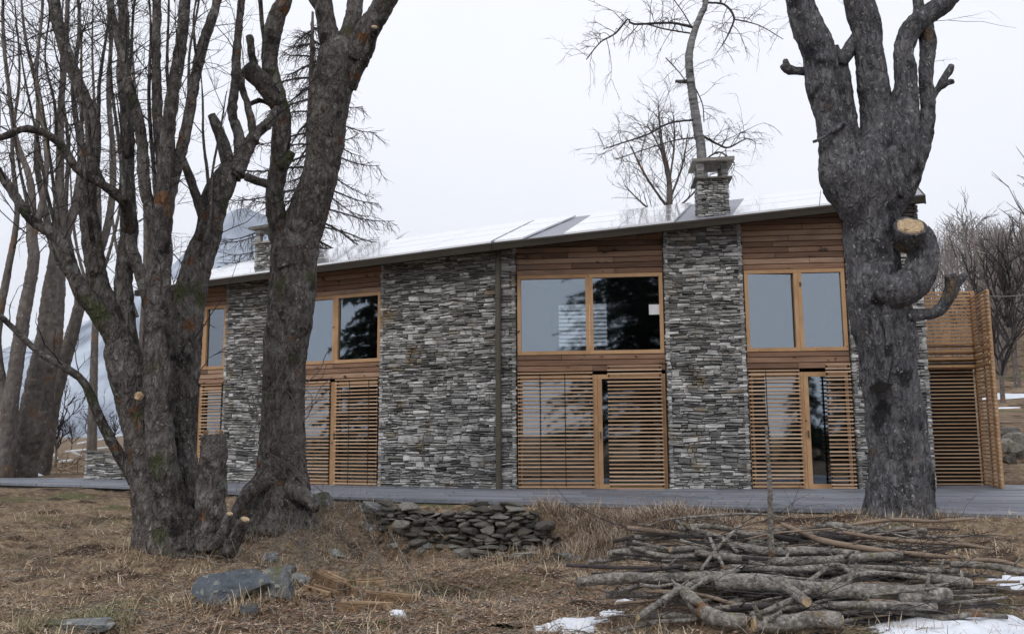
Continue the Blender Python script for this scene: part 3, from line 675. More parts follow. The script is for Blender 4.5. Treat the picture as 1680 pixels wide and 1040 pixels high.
t1, i1 = tree('multi_stem_tree', 'big dark bare tree with many stems fanning up from one base at the left', 11.0, [
  ('trunk', [(288, 925, 140), (282, 890, 120), (268, 845, 98), (254, 790, 76), (243, 740, 68), (230, 680, 66), (213, 620, 64), (199, 575, 54), (190, 545, 30), (187, 532, 8)], {'flute': .07, 'bare': 1}),
  ('limb', [(200, 580, 40), (180, 540, 34), (158, 510, 30), (133, 478, 27), (117, 440, 24), (96, 392, 20), (50, 358, 17), (0, 285, 14), (-60, 200, 11)], {'dd': -.8}),
  ('limb', [(205, 600, 44), (196, 555, 40), (182, 510, 34), (161, 461, 33), (150, 385, 33), (143, 319, 30), (152, 240, 27), (150, 195, 24), (127, 135, 22), (100, 58, 21), (88, 0, 20), (70, -110, 16)], {'dd': .6}),
  ('limb', [(222, 640, 50), (212, 585, 42), (208, 541, 32), (203, 460, 30), (212, 385, 30), (209, 320, 26), (208, 269, 24), (208, 192, 22), (201, 115, 20), (204, 38, 18), (200, -10, 17), (198, -120, 12)], {'dd': .9}),
  ('limb', [(212, 385, 22), (209, 350, 20), (200, 327, 18), (169, 304, 16), (127, 277, 15), (92, 230, 14), (46, 212, 13), (0, 227, 11), (-60, 250, 8)], {'d0': .3, 'dd': -1.2}),
  ('trunk', [(284, 900, 84), (274, 820, 62), (264, 740, 48), (258, 650, 44), (258, 560, 44), (258, 500, 42), (262, 420, 40), (265, 385, 34), (269, 300, 27), (272, 250, 24), (281, 173, 22), (296, 77, 20), (304, 0, 19), (310, -110, 15)], {'d0': -.12, 'dd': -.3}),
  ('limb', [(262, 410, 28), (248, 345, 22), (238, 308, 20), (231, 215, 18), (215, 154, 17), (200, 90, 15), (188, 40, 13), (178, -10, 12), (165, -90, 9)], {'d0': -.2, 'dd': -.5}),
  ('limb', [(270, 290, 24), (262, 230, 20), (258, 192, 17), (256, 77, 15), (258, 0, 14), (260, -110, 11)], {'d0': -.2, 'dd': .4}),
  ('limb', [(268, 370, 28), (280, 310, 22), (292, 269, 20), (308, 200, 19), (327, 96, 18), (348, 30, 16), (356, 0, 14), (362, -90, 10)], {'dd': .5}),
  ('limb', [(258, 540, 28), (240, 480, 22), (224, 432, 20), (212, 395, 18)], {'dd': .2}),
  ('trunk', [(316, 900, 72), (303, 800, 52), (297, 720, 48), (300, 650, 50), (304, 560, 54), (312, 490, 54), (328, 420, 50), (342, 385, 44), (352, 330, 46), (368, 295, 42), (382, 270, 24), (386, 262, 8)], {'d0': .2, 'dd': .7}),
  ('cut_limb', [(380, 290, 26), (369, 246, 23), (357, 212, 18), (348, 190, 15)], {'d0': .8, 'cut': 1, 'bare': 1}),
  ('limb', [(344, 385, 28), (327, 335, 17), (310, 288, 14), (296, 255, 13)], {'d0': .7, 'dd': -.3}),
  ('limb', [(380, 290, 34), (394, 255, 23), (390, 215, 18), (381, 185, 16), (386, 135, 15), (388, 85, 14), (396, 0, 12), (400, -90, 10)], {'d0': .8, 'dd': .4}),
  ('limb', [(386, 285, 32), (415, 227, 20), (442, 200, 18), (456, 178, 13)], {'d0': .8, 'dd': .4}),
  ('limb', [(418, 235, 16), (408, 181, 13), (396, 138, 11), (390, 100, 9)], {'d0': .9, 'dd': .2}),
  ('limb', [(232, 800, 30), (205, 760, 22), (191, 738, 18), (166, 692, 15), (140, 630, 13), (110, 605, 12), (60, 575, 10), (0, 518, 9), (-50, 480, 7)], {'dd': -.6}),
  ('cut_stem', [(347, 900, 56), (346, 850, 50), (347, 790, 48), (350, 740, 43), (350, 712, 37)], {'d0': -.25, 'bare': 1, 'amp': .1}),
  ('cut_limb', [(372, 905, 30), (388, 880, 26), (402, 852, 19)], {'d0': -.45, 'dd': -.12, 'cut': 1, 'bare': 1}),
  ('cut_limb', [(360, 890, 22), (370, 865, 18), (377, 843, 14)], {'d0': -.5, 'dd': -.1, 'cut': 1, 'bare': 1}),
  ]+SPROUTS, M['bark'], tw=dict(dens=2.0, Lr=(.4, 1.5), r0=.009, lvl=2, kids=(2, 4), skip=.35, up=.7), base_px=(300, 905))
p = atY(227, 649, 10.62); cut_face(t1, p-i1, Vector((-.1, -1, .35)), .062)
# jagged break on the cut stem
for k in range(9):
    m_ = MB(); a = rnd(0, 6.28); c_ = atY(350, 712, 10.75)-i1+Vector((math.cos(a)*.1, math.sin(a)*.1, -.03)); m_.hexa([c_+Vector(q) for q in ((-.025, -.015, 0), (.025, -.015, 0), (.025, .015, 0), (-.025, .015, 0))]+[c_+Vector((rnd(-.02, .02)+q[0]*.4, q[1]*.4, rnd(.03, .1))) for q in ((-.025, -.015), (.025, -.015), (.025, .015), (-.025, .015))])
    m_.build('splinter', M['rot'], t1)

# --- second tree, with creeper on its trunk
t2, i2 = tree('pollard_tree', 'thick bare tree with creeper-covered trunk and two heavy limbs, left of the middle', 12.9, [
  ('trunk', [(454, 868, 150), (459, 835, 118), (463, 805, 96), (464, 770, 82), (464, 700, 74), (467, 600, 72), (478, 500, 80), (482, 440, 78), (486, 400, 80), (492, 375, 56), (496, 358, 20)], {'flute': .08, 'bare': 1}),
  ('trunk', [(486, 420, 72), (497, 378, 70), (508, 340, 66), (522, 300, 63), (530, 262, 62), (533, 230, 67), (537, 190, 70), (544, 150, 72), (553, 115, 76), (560, 85, 70), (565, 62, 40), (567, 50, 12)], {'dd': -.2}),
  ('limb', [(552, 105, 52), (540, 60, 38), (534, 30, 33), (530, 0, 32), (522, -110, 26)], {'d0': -.2}),
  ('limb', [(566, 95, 52), (578, 40, 33), (583, 0, 28), (590, -100, 22)], {'d0': -.2, 'dd': .3}),
  ('limb', [(580, 100, 52), (602, 52, 42), (626, 14, 38), (645, -20, 34), (672, -110, 28)], {'d0': -.2, 'dd': -.3}),
  ('limb', [(534, 30, 16), (520, 12, 13), (508, -5, 10), (495, -30, 8)], {'d0': -.2}),
  ('cut_limb', [(570, 140, 34), (590, 108, 24), (604, 86, 19), (611, 64, 16), (614, 45, 14)], {'d0': -.15, 'dd': -.5, 'cut': 1, 'bare': 1}),
  ('limb', [(478, 440, 60), (462, 390, 40), (450, 327, 32), (456, 280, 32), (461, 230, 33), (462, 192, 33), (455, 160, 32), (446, 130, 30), (442, 96, 28), (447, 60, 31), (455, 25, 30), (466, 0, 29), (480, -90, 24)], {'d0': -.1, 'dd': -.2}),
  ('cut_limb', [(456, 172, 32), (432, 138, 32), (406, 112, 33)], {'d0': -.25, 'dd': -.25, 'bare': 1}),
  ('cut_limb', [(424, 135, 16), (415, 100, 14), (410, 60, 13)], {'d0': -.3, 'cut': 1, 'bare': 1}),
  ('limb', [(443, 100, 12), (433, 60, 8), (427, 0, 8), (424, -80, 6)], {'d0': -.2}),
  ('knob', [(460, 275, 20), (472, 262, 16), (480, 250, 11)], {'d0': -.25, 'bare': 1}),
  ('limb', [(454, 306, 16), (430, 300, 14), (404, 290, 16)], {'d0': -.2, 'bare': 1}),
  ('limb', [(462, 182, 12), (440, 170, 9), (425, 165, 9), (408, 172, 8)], {'d0': -.2, 'bare': 1}),
  ('root', [(455, 770, 50), (430, 790, 34), (408, 808, 24), (390, 835, 18), (380, 860, 12)], {'d0': -.25, 'dd': -.5, 'bare': 1}),
  ('root', [(478, 800, 40), (500, 815, 26), (518, 835, 16)], {'d0': -.25, 'dd': -.3, 'bare': 1}),
  ], M['bark'], tw=dict(dens=.35, Lr=(.15, .6), r0=.006, lvl=1, kids=(1, 2), skip=.1), base_px=(462, 850))
m_ = MB()      # near-black end of the thick stub
c_ = atY(404, 111, 12.38)-i2; d_ = (atY(404, 111, 12.38)-atY(432, 138, 12.6)).normalized(); m_.tube([c_-d_*.04, c_+d_*.01], [.125, .11], 12); m_.build('dark_cut_end', M['black_hole'], t2)
m_ = MB()      # creeper stems
for k in range(46):
    x = rnd(420, 505); y = rnd(610, 815); Yd = 12.38+rnd(0, .12)-.25*sm(740, 830, y); q = atY(x, y, Yd)-i2
    pts = [q]; d_ = Vector((rnd(-1, 1), rnd(-.1, .1), rnd(-.2, 1.4))).normalized()
    for s_ in range(7):
        d_ = (d_+Vector((rnd(-.5, .5), rnd(-.12, .12), rnd(-.4, .5)))).normalized(); pts.append(pts[-1]+d_*rnd(.05, .13))
    r_ = rnd(.003, .009); m_.tube(pts, [r_]*8, 4, False)
m_.build('creeper', pmat('creeper_bark', [(.2, (.06, .05, .055)), (.8, (.17, .145, .145))], scale=6, bump=0), t2)

# --- right-hand tree
t3, i3 = tree('grey_tree', 'massive grey bare tree with a sawn-off limb standing before the right end of the house', 12.0, [
  ('trunk', [(1476, 875, 138), (1476, 848, 122), (1475, 800, 107), (1474, 740, 99), (1468, 680, 93), (1459, 625, 94), (1454, 570, 97), (1445, 515, 102), (1435, 460, 94), (1431, 408, 91), (1429, 354, 96), (1426, 315, 112), (1428, 280, 112), (1434, 250, 92), (1438, 228, 56), (1440, 212, 16)], {'flute': .04, 'bare': 1, 'amp': .07}),
  ('limb', [(1418, 372, 50), (1405, 330, 76), (1388, 295, 86), (1376, 262, 70), (1372, 232, 62), (1362, 190, 53), (1350, 150, 54), (1345, 90, 58), (1326, 45, 56), (1311, 0, 47), (1290, -100, 38)], {'dd': -.1, 'd0': -.1}),
  ('limb', [(1402, 290, 56), (1394, 240, 44), (1390, 200, 34), (1384, 150, 32), (1378, 110, 28), (1365, 80, 22)], {'dd': .1, 'd0': .1}),
  ('limb', [(1376, 105, 22), (1388, 92, 24), (1402, 68, 24), (1412, 50, 20)], {'bare': 1, 'd0': .1}),
  ('limb', [(1436, 310, 90), (1440, 260, 84), (1440, 220, 64), (1438, 190, 55), (1432, 136, 53), (1426, 90, 49), (1422, 50, 50), (1410, 0, 54), (1400, -100, 44)], {'d0': .05}),
  ('limb', [(1446, 325, 80), (1458, 280, 88), (1468, 240, 82), (1476, 210, 68), (1482, 175, 52), (1486, 140, 40), (1485, 110, 36), (1483, 81, 34), (1497, 47, 38), (1524, 23, 36), (1556, -2, 36), (1600, -80, 30)], {'d0': -.1}),
  ('limb', [(1500, 50, 24), (1506, 25, 19), (1506, 0, 18), (1500, -80, 14)], {'d0': -.1}),
  ('limb', [(1446, 350, 60), (1464, 312, 74), (1484, 278, 64), (1502, 248, 46), (1516, 218, 31), (1522, 180, 25), (1519, 136, 24), (1521, 100, 25), (1522, 68, 28), (1518, 40, 26)], {'d0': -.05}),
  ('stub', [(1345, 125, 20), (1323, 118, 14), (1305, 116, 14), (1290, 112, 18), (1284, 106, 12)], {'bare': 1, 'amp': .2}),
  ('stub', [(1294, 114, 12), (1290, 104, 12), (1289, 98, 7)], {'bare': 1, 'amp': .2}),
  ('stub', [(1518, 180, 16), (1531, 158, 12), (1545, 135, 13), (1556, 118, 15), (1562, 108, 10)], {'bare': 1, 'amp': .2}),
  ('stub', [(1540, 145, 10), (1553, 137, 12), (1564, 134, 9)], {'bare': 1, 'amp': .2}),
  ('stub', [(1480, 215, 20), (1494, 204, 16), (1503, 188, 14)], {'bare': 1, 'd0': -.25, 'amp': .2}),
  ('broken_branch', [(1385, 205, 9), (1368, 214, 7), (1350, 226, 6), (1334, 233, 5)], {'bare': 1, 'd0': -.4}),
  ('cut_limb', [(1436, 470, 56), (1462, 478, 62), (1490, 468, 62), (1508, 447, 56), (1515, 418, 52), (1512, 398, 50), (1503, 384, 48)], {'bare': 1, 'd0': -.35, 'dd': .0}),
  ('limb', [(1485, 518, 26), (1505, 516, 22), (1530, 514, 19), (1548, 502, 18), (1558, 482, 21), (1562, 462, 22), (1559, 450, 16)], {'d0': -.3, 'bare': 1, 'amp': .15}),
  ('limb', [(1560, 476, 18), (1572, 462, 17), (1584, 452, 11)], {'d0': -.3, 'bare': 1, 'amp': .15}),
  ('bark_fold', [(1452, 480, 8), (1456, 520, 16), (1458, 560, 16), (1455, 600, 12), (1450, 640, 6)], {'d0': -.42, 'bare': 1}),
  ('bark_fold', [(1430, 500, 8), (1442, 550, 16), (1446, 590, 14), (1448, 625, 6)], {'d0': -.4, 'bare': 1}),
  ], M['bark_blue'], tw=dict(dens=.3, Lr=(.3, 1.2), r0=.005, lvl=2, kids=(1, 3), skip=.2, g=-.03), base_px=(1476, 850))
c_ = atY(1494, 371, 11.45)-i3; nf = Vector((-.1, -.72, .66)).normalized(); m_ = MB()
m_.tube([c_-nf*.34, c_-nf*.2, c_-nf*.08, c_-nf*.004], [.16, .195, .215, .214], 20); m_.build('limb_collar', M['bark_blue'], t3, smooth=False)
cut_face(t3, c_, nf, .208, 'sawn_face')
m_ = MB(); h_ = atY(1444, 634, 11.55)-i3  # near-black plug on the bark paints the shade inside a hole
m_.add([h_+Vector(q) for q in ((-.16, 0, -.02), (-.02, -.02, .075), (.17, 0, .03), (.05, -.02, -.085), (0, .35, 0))], [(0, 1, 4), (1, 2, 4), (2, 3, 4), (3, 0, 4), (3, 2, 1, 0)]); m_.build('hollow', M['black_hole'], t3)

# --- trees at the far left, beyond the path
bgtw = dict(dens=1.9, Lr=(.8, 2.8), r0=.022, lvl=2, kids=(3, 5), skip=.35)
tree('leaning_tree', 'broad brown-barked bare tree leaning right beyond the path at the far left', 26, [
  ('trunk', [(26, 790, 65.5), (34, 755, 54.6), (52, 700, 49.9), (68, 620, 45.2), (80, 560, 42.1), (88, 480, 35.9), (95, 410, 25.0), (97, 340, 19.5), (98, 288, 14.0), (100, 173, 10.9), (108, 80, 8.6), (112, -40, 6.2), (115, -180, 2.3)], {}),
  ('limb', [(90, 450, 21.8), (104, 400, 15.6), (125, 330, 13.3), (132, 250, 10.1), (120, 150, 7.8), (130, 40, 6.2), (122, -120, 2.3)], {'dd': 1}),
  ('limb', [(92, 420, 17.2), (75, 350, 11.7), (60, 260, 9.4), (62, 160, 7.0), (40, 50, 4.7), (30, -80, 1.6)], {'dd': -1})], M['bark_brown'], group='bare trees beyond the path on the left', tw=bgtw)
tree('leaning_tree', 'slim brown-barked bare tree slanting right behind the broad leaning one', 27.5, [
  ('trunk', [(62, 785, 35.9), (72, 735, 31.2), (86, 660, 26.5), (117, 553, 21.1), (137, 481, 17.9), (168, 400, 14.0), (182, 340, 11.7), (186, 260, 9.4), (178, 150, 7.8), (185, 20, 5.5), (180, -120, 2.3)], {}),
  ('limb', [(130, 500, 12.5), (120, 430, 10.1), (108, 350, 7.8), (112, 240, 6.2), (100, 120, 3.9), (105, -40, 1.6)], {})], M['bark_brown'], group='bare trees beyond the path on the left', tw=bgtw)
tree('leaning_tree', 'tall orange-stained bare tree at the left edge, left of the broad leaning one', 25, [
  ('trunk', [(0, 785, 40.6), (8, 740, 32.8), (20, 642, 25.0), (40, 513, 21.1), (55, 430, 18.7), (52, 385, 17.2), (50, 300, 11.7), (27, 231, 9.4), (15, 150, 7.0), (5, 40, 5.5), (8, -120, 2.3)], {}),
  ('limb', [(50, 400, 14.0), (70, 330, 10.9), (76, 250, 7.8), (60, 130, 6.2), (70, 0, 4.7), (64, -120, 1.6)], {}),
  ('limb', [(12, 680, 18.7), (-6, 560, 15.6), (12, 450, 11.7), (28, 350, 8.6), (20, 240, 6.2), (32, 120, 3.9), (24, 0, 1.6)], {'dd': 1})], M['bark_brown'], group='bare trees beyond the path on the left', tw=bgtw)
for (x0, Yd, top, w_, lab) in ((-60, 34, 30, 14, 'thin bare tree furthest left, mostly beyond the picture edge'), (150, 36, 90, 12, 'thin upright bare tree seen between the stems of the big left tree'), (215, 33, 60, 12, 'thin bare tree behind the left gable of the house')):
    tree('slender_tree', lab, Yd, [('trunk', [(x0, 765, w_*1.5), (x0+rnd(0, 20), 560, w_), (x0+rnd(0, 25), 350, w_*.7), (x0+rnd(0, 30), top, w_*.3), (x0+rnd(0, 30), top-150, 1.5)], {}),
      ('limb', [(x0+10, 520, w_*.5), (x0-25, 400, w_*.4), (x0-35, 260, w_*.15), (x0-30, 150, 1)], {}), ('limb', [(x0+12, 470, w_*.5), (x0+45, 350, w_*.4), (x0+60, 200, w_*.15), (x0+55, 100, 1)], {})], M['bark_brown'], group='slender trees behind', tw=dict(dens=1.2, Lr=(.8, 2.6), r0=.02, lvl=2, kids=(2, 4), skip=.3), sides=9)

# --- birch behind the house
tb, ib = tree('birch_tree', 'white-barked birch rising behind the right chimney with drooping fine twigs', 27, [
  ('trunk', [(1180, 765, 28), (1168, 560, 22), (1152, 265, 17), (1146, 220, 17), (1140, 180, 16), (1133, 130, 15), (1131, 90, 14), (1140, 50, 12), (1152, 20, 11), (1158, 0, 10), (1168, -120, 8)], {'bare': 1, 'amp': .04}),
  ('limb', [(1136, 45, 5.0), (1100, 38, 4.3), (1040, 40, 3.7), (1030, 32, 3.1), (1010, 55, 3.1), (985, 70, 2.5), (962, 98, 1.9)], {'mat': M['twig']}),
  ('limb', [(1132, 55, 3.1), (1090, 48, 2.5), (1060, 40, 1.9)], {'mat': M['twig']}),
  ('limb', [(1160, 5, 3.7), (1188, 8, 3.7), (1204, 28, 3.7), (1198, 50, 3.1), (1185, 75, 1.9)], {'mat': M['twig']}),
  ('limb', [(1204, 32, 2.5), (1245, 42, 1.9), (1285, 65, 1.2)], {'mat': M['twig']}),
  ('limb', [(1146, 197, 3.7), (1100, 202, 3.1), (1060, 222, 3.1), (1020, 235, 2.5), (990, 245, 1.9)], {'mat': M['twig'], 'dd': -1}),
  ('limb', [(1148, 226, 3.1), (1110, 230, 2.5), (1060, 245, 1.9), (1010, 262, 1.9)], {'mat': M['twig'], 'dd': .8}),
  ('limb', [(1150, 222, 4.3), (1180, 238, 3.7), (1196, 242, 3.1), (1225, 228, 1.9), (1240, 235, 1.2)], {'mat': M['twig']}),
  ('limb', [(1154, 265, 3.1), (1180, 250, 3.1), (1205, 268, 2.5)], {'mat': M['twig']}),
  ('limb', [(1136, 150, 2.5), (1115, 120, 1.9), (1092, 95, 1.9)], {'mat': M['twig']}),
  ('limb', [(1138, 140, 2.5), (1152, 170, 1.9), (1155, 200, 1.9)], {'mat': M['twig']}),
  ('stub', [(1138, 135, 8), (1122, 134, 7), (1108, 134, 5)], {'mat': M['bark'], 'bare': 1}),
  ('limb', [(1140, 55, 2.5), (1120, 20, 1.9), (1090, -20, 1.2)], {'mat': M['twig']})], M['birch'], sides=9,
  tw=dict(dens=7, Lr=(.5, 1.5), r0=.016, lvl=2, g=-.14, kids=(2, 4), up=.2, skip=.12, wig=.25))
# --- fine bushy tree behind the roof, lower left of the birch
tree('young_tree', 'small bushy bare tree peeping over the roof left of the right chimney', 29, [
  ('trunk', [(1100, 765, 16), (1098, 400, 12), (1098, 300, 9), (1085, 230, 5), (1080, 170, 1)], {}),
  ('limb', [(1098, 345, 4.3), (1060, 290, 3.7), (1035, 240, 2.5)], {}), ('limb', [(1098, 330, 4.3), (1120, 270, 3.1), (1128, 220, 1.9)], {}), ('limb', [(1098, 310, 4.3), (1085, 250, 3.1), (1062, 205, 1.9)], {}),
  ('limb', [(1100, 370, 4.3), (1055, 335, 3.1), (1025, 305, 1.9)], {}), ('limb', [(1100, 350, 4.3), (1135, 320, 3.1), (1160, 285, 1.9)], {}), ('limb', [(1098, 300, 3.7), (1106, 240, 3.1), (1105, 190, 1.9)], {})], M['bark_brown'], sides=9,
  tw=dict(dens=4.5, Lr=(.5, 1.4), r0=.016, lvl=2, kids=(2, 4), skip=.3, up=.9))
# --- larch behind the second tree
tl, il = tree('larch_tree', 'bare larch with sweeping drooping branches behind the thick creeper-clad tree', 31, [('trunk', [(500, 755, 34), (505, 500, 26), (510, 250, 18), (512, 80, 8), (513, 20, 4)], {'bare': 1})], M['bark_brown'])
m_ = MB()
for k in range(58):
    f = k/57; y = lerp(45, 440, f); q = atY(510, y, 31); Ln = lerp(.6, 4.4, f**.8)*rnd(.75, 1.1); a = k*2.4+rnd(-.3, .3)
    d_ = Vector((math.cos(a), math.sin(a)*.8, -.12)).normalized(); pts = [q]
    for s_ in range(9):
        d_ = (d_+Vector((rnd(-.12, .12), rnd(-.12, .12), (-.06 if s_ < 5 else .12)+rnd(-.06, .06)))).normalized(); pts.append(pts[-1]+d_*Ln/9)
    m_.tube(pts, [lerp(.05, .012, i/9) for i in range(10)], 4, False)
    for i in range(1, 10):
        for _ in range(3):
            grow(m_, lerp(pts[i-1], pts[i], rnd(0, 1)), Vector((rnd(-.6, .6)+d_.x*.6, rnd(-.6, .6)+d_.y*.6, rnd(-1, .25))), rnd(.3, .85), .014, 1, -.12, kids=(2, 4), seg=4)
m_.v = [tuple(Vector(q)-il) for q in m_.v]; tag(m_.build('branches', M['twig'], tl), kind='stuff')

# --- far small trees on the left and on the right-hand ridge
def far_tree(px, py_base, Yd, hpx, lab, group, wide=.8):
    b = atY(px, py_base, Yd); b.z = zg(b.x, b.y)-.1; H = hpx*Yd/FPX; t = empty('distant_tree', b); tag(t, lab, 'tree', group)
    m_ = MB(); pts = [Vector((rnd(-.03, .03)*H*i*.3, 0, H*.55*i/4)) for i in range(5)]; rs = [H*.022*(1-.16*i) for i in range(5)]; m_.tube(pts, rs, 6); m_.build('trunk', M['bark_brown'], t)
    m_ = MB()
    for i in range(2, 5):
        for _ in range(4): grow(m_, pts[i], Vector((rnd(-1, 1)*wide, rnd(-1, 1)*wide, 1)), H*rnd(.35, .6), H*.011, 2, .03, kids=(3, 5), spread=.6)
    tag(m_.build('crown', M['twig'], t), kind='stuff')
for i, (x, yb, Yd, h, lab) in enumerate([(118, 716, 70, 52, 'distant small bare tree left of the white fence on the horizon'), (150, 714, 75, 70, 'taller distant bare tree on the horizon above the white fence'), (188, 714, 72, 60, 'distant bare tree at the right of the little horizon row'), (205, 712, 80, 75, 'distant bare tree half hidden by the big multi-stemmed trunk'), (95, 700, 34, 120, 'small bare tree between the leaning trees and the fence')]):
    far_tree(x, yb, Yd, h, lab, 'small trees on the left horizon')
for i, (x, yb, Yd, h, lab) in enumerate([(1592, 455, 150, 92, 'bare wide-crowned tree on the ridge right of the sawn limb'), (1640, 440, 160, 60, 'bare tree on the ridge near the right edge'), (1672, 660, 45, 240, 'tall grey bare tree at the right edge behind the porch'), (1646, 668, 40, 200, 'pale-trunked bare tree just right of the porch'), (1700, 640, 55, 230, 'bare tree cut by the right picture edge')]):
    far_tree(x, yb, Yd, h, lab, 'trees right of the porch', .6)

# --- bare woods covering the right-hand hill: nobody could count them
m_ = MB()
for k in range(950):
    Y = rnd(48, 200); X = Y*rnd(.40, .80); z_ = zg(X, Y); H = rnd(5, 9.5); b = Vector((X, Y, z_-.2))
    tp_ = b+Vector((rnd(-.6, .6), rnd(-.6, .6), H)); r_ = rnd(.05, .12)
    m_.tube([b, lerp(b, tp_, .5)+Vector((rnd(-.3, .3), 0, 0)), tp_], [r_, r_*.7, r_*.15], 3, False)
    for _ in range(11):
        f = rnd(.25, .95); q = lerp(b, tp_, f); e_ = q+Vector((rnd(-1, 1), rnd(-1, 1), rnd(.4, 1.3)))*H*.2*(1.2-f*.6)
        m_.tube([q, e_], [r_*.45, r_*.12], 3, False)
        for _ in range(2):
            q2 = lerp(q, e_, rnd(.3, .9)); m_.tube([q2, q2+Vector((rnd(-1, 1), rnd(-1, 1), rnd(0, 1.2)))*H*.09], [r_*.22, r_*.08], 3, False)
wood = m_.build('bare_woodland', M['forest']); tag(wood, 'bare brown woodland covering the hill behind the porch', 'woodland', kind='stuff')

# --- dark spruces standing behind the photographer, mirrored in the panes
def spruce(x, y, H, R, lab):
    b = Vector((x, y, zg(x, y))); t = empty('spruce_tree', b); tag(t, lab, 'tree', 'spruces mirrored in the windows')
    MB().tube([Vector((0, 0, -.2)), Vector((0, 0, H*.5)), Vector((0, 0, H))], [H*.018, H*.011, .02], 8).build('trunk', M['bark_brown'], t)
    V = []; F = []
    for k in range(int(H*42)):
        f = rnd(.06, .99); zc = H*f; Lb = R*(1-f)**.8*rnd(.55, 1.15); a = rnd(0, 6.283); d_ = Vector((math.cos(a), math.sin(a), 0)); s_ = Vector((-d_.y, d_.x, 0))
        n = max(3, int(Lb*4.5))
        for i in range(n):
            u = (i+.6)/n; c_ = d_*(Lb*u)+Vector((0, 0, zc-.25*Lb*u*u)); wd = .2*Lb*(1.15-u)+.06
            for sg in (-1, 1):
                v0 = len(V); V += [c_-d_*.12, c_+d_*.16, c_+s_*sg*wd+d_*rnd(0, .3)+Vector((0, 0, rnd(-.35, .05)))]; F.append((v0, v0+1, v0+2))
    tag(MB().add(V, F).build('crown', M['needles'], t), kind='stuff')
spruce(1.4, -12, 25, 6.2, 'tall dark spruce behind the viewer, mirrored in the middle upper window')
spruce(-18.6, 10.2, 13, 2.6, 'dark spruce out of frame to the left, mirrored in the left upper window')
spruce(9.6, -12, 5.0, 1.9, 'low dark spruce behind the viewer, mirrored in the right glazed door')
spruce(11.6, -12.6, 5.2, 1.9, 'second low dark spruce behind the viewer, right of the first')

# ------------------------------------------------------------------ dry-stone retaining wall
MOSS = M['drystone']
def rock_mesh(sx, sy, sz, seed, sub=2, amp=.25, flat=True):
    bm = bmesh.new(); bmesh.ops.create_icosphere(bm, subdivisions=sub, radius=1); rr = random.Random(seed*31)
    PL = [(Vector((rr.gauss(0, 1), rr.gauss(0, 1), rr.gauss(0, 1))).normalized(), rr.uniform(.5, .85)) for _ in range(11)]
    for v in bm.verts:
        c = v.co; n_ = noise.noise(c*1.1+Vector((seed*7.3, 0, 0)))+.5*noise.noise(c*2.6+Vector((0, seed*3.1, 0))); k = 1+amp*n_
        q = Vector((c.x, c.y, c.z))*k
        q = Vector([math.copysign(abs(a)**.8, a) for a in q])
        for (n_, d_) in PL:
            t_ = q.dot(n_)-d_
            if t_ > 0: q = q-n_*t_
        q += q.normalized()*(.06*noise.noise(c*3.5+Vector((seed, 0, 0)))+.045*noise.noise(c*8+Vector((seed, 0, 0)))+.02*noise.noise(c*19+Vector((0, seed, 0))))
        v.co = Vector((q.x*sx, q.y*sy, q.z*sz))
    bmesh.ops.recalc_face_normals(bm, faces=bm.faces); me = D.meshes.new('rock'); bm.to_mesh(me); bm.free(); return me
RK = [rock_mesh(1, 1, 1, i+1, 2 if i < 8 else 2, .3) for i in range(8)]
for me in RK: me.materials.append(MOSS)
dw0, dw1 = atY(575, 900, 13.8), atY(950, 900, 13.1)
dwall = empty('dry_stone_wall', Vector((lerp(dw0.x, dw1.x, .5), 13.45, -.28))); tag(dwall, 'dark mossy dry-stone retaining wall below the terrace in the middle foreground', 'wall')
o0 = dwall.location
z_ = -.30; crs = 0
while z_ < .52:
    h = rnd(.05, .12); u = rnd(0, .06)
    while u < 1:
        L_ = rnd(.13, .36)*(.8 if h < .07 else 1); uu = u+L_*.145
        x, y = lerp(dw0.x, dw1.x, uu), lerp(dw0.y, dw1.y, uu)
        topz = .46+.08*math.sin(uu*9+1)-.45*max(0, .14-uu)/.14-.7*max(0, uu-.78)/.22+(.08 if .5 < uu < .62 else 0)
        lowz = zg(x, y-.25)-.05
        if z_ < topz and z_ > lowz-.05:
            o = link('stone', RK[random.randrange(8)], dwall, Vector((x+rnd(-.02, .02), y+.28*(z_+.3)+rnd(-.045, .045), z_+h*.5+rnd(-.01, .01)))-o0)
            o.scale = (L_*.64, rnd(.13, .2), h*.68*rnd(.85, 1.25)); o.rotation_euler = (rnd(-.12, .12), rnd(-.14, .14), rnd(-.5, .5))
        u += L_*.29
    z_ += h*.82; crs += 1
# packed fill behind the face
m_ = MB()
for i in range(12):
    a, b = i/12, (i+1)/12
    def P_(u, dy, z): return (lerp(dw0.x, dw1.x, u)-o0.x, lerp(dw0.y, dw1.y, u)+dy-o0.y, z-o0.z)
    tz = [.38-.45*max(0, .16-q)/.16-.75*max(0, q-.74)/.26 for q in (a, b)]
    m_.hexa([P_(a, .1, -.45), P_(b, .1, -.45), P_(b, .75, -.45), P_(a, .75, -.45), P_(a, .3, tz[0]), P_(b, .3, tz[1]), P_(b, .75, tz[1]), P_(a, .75, tz[0])])
m_.build('fill', M['mortar'], dwall)

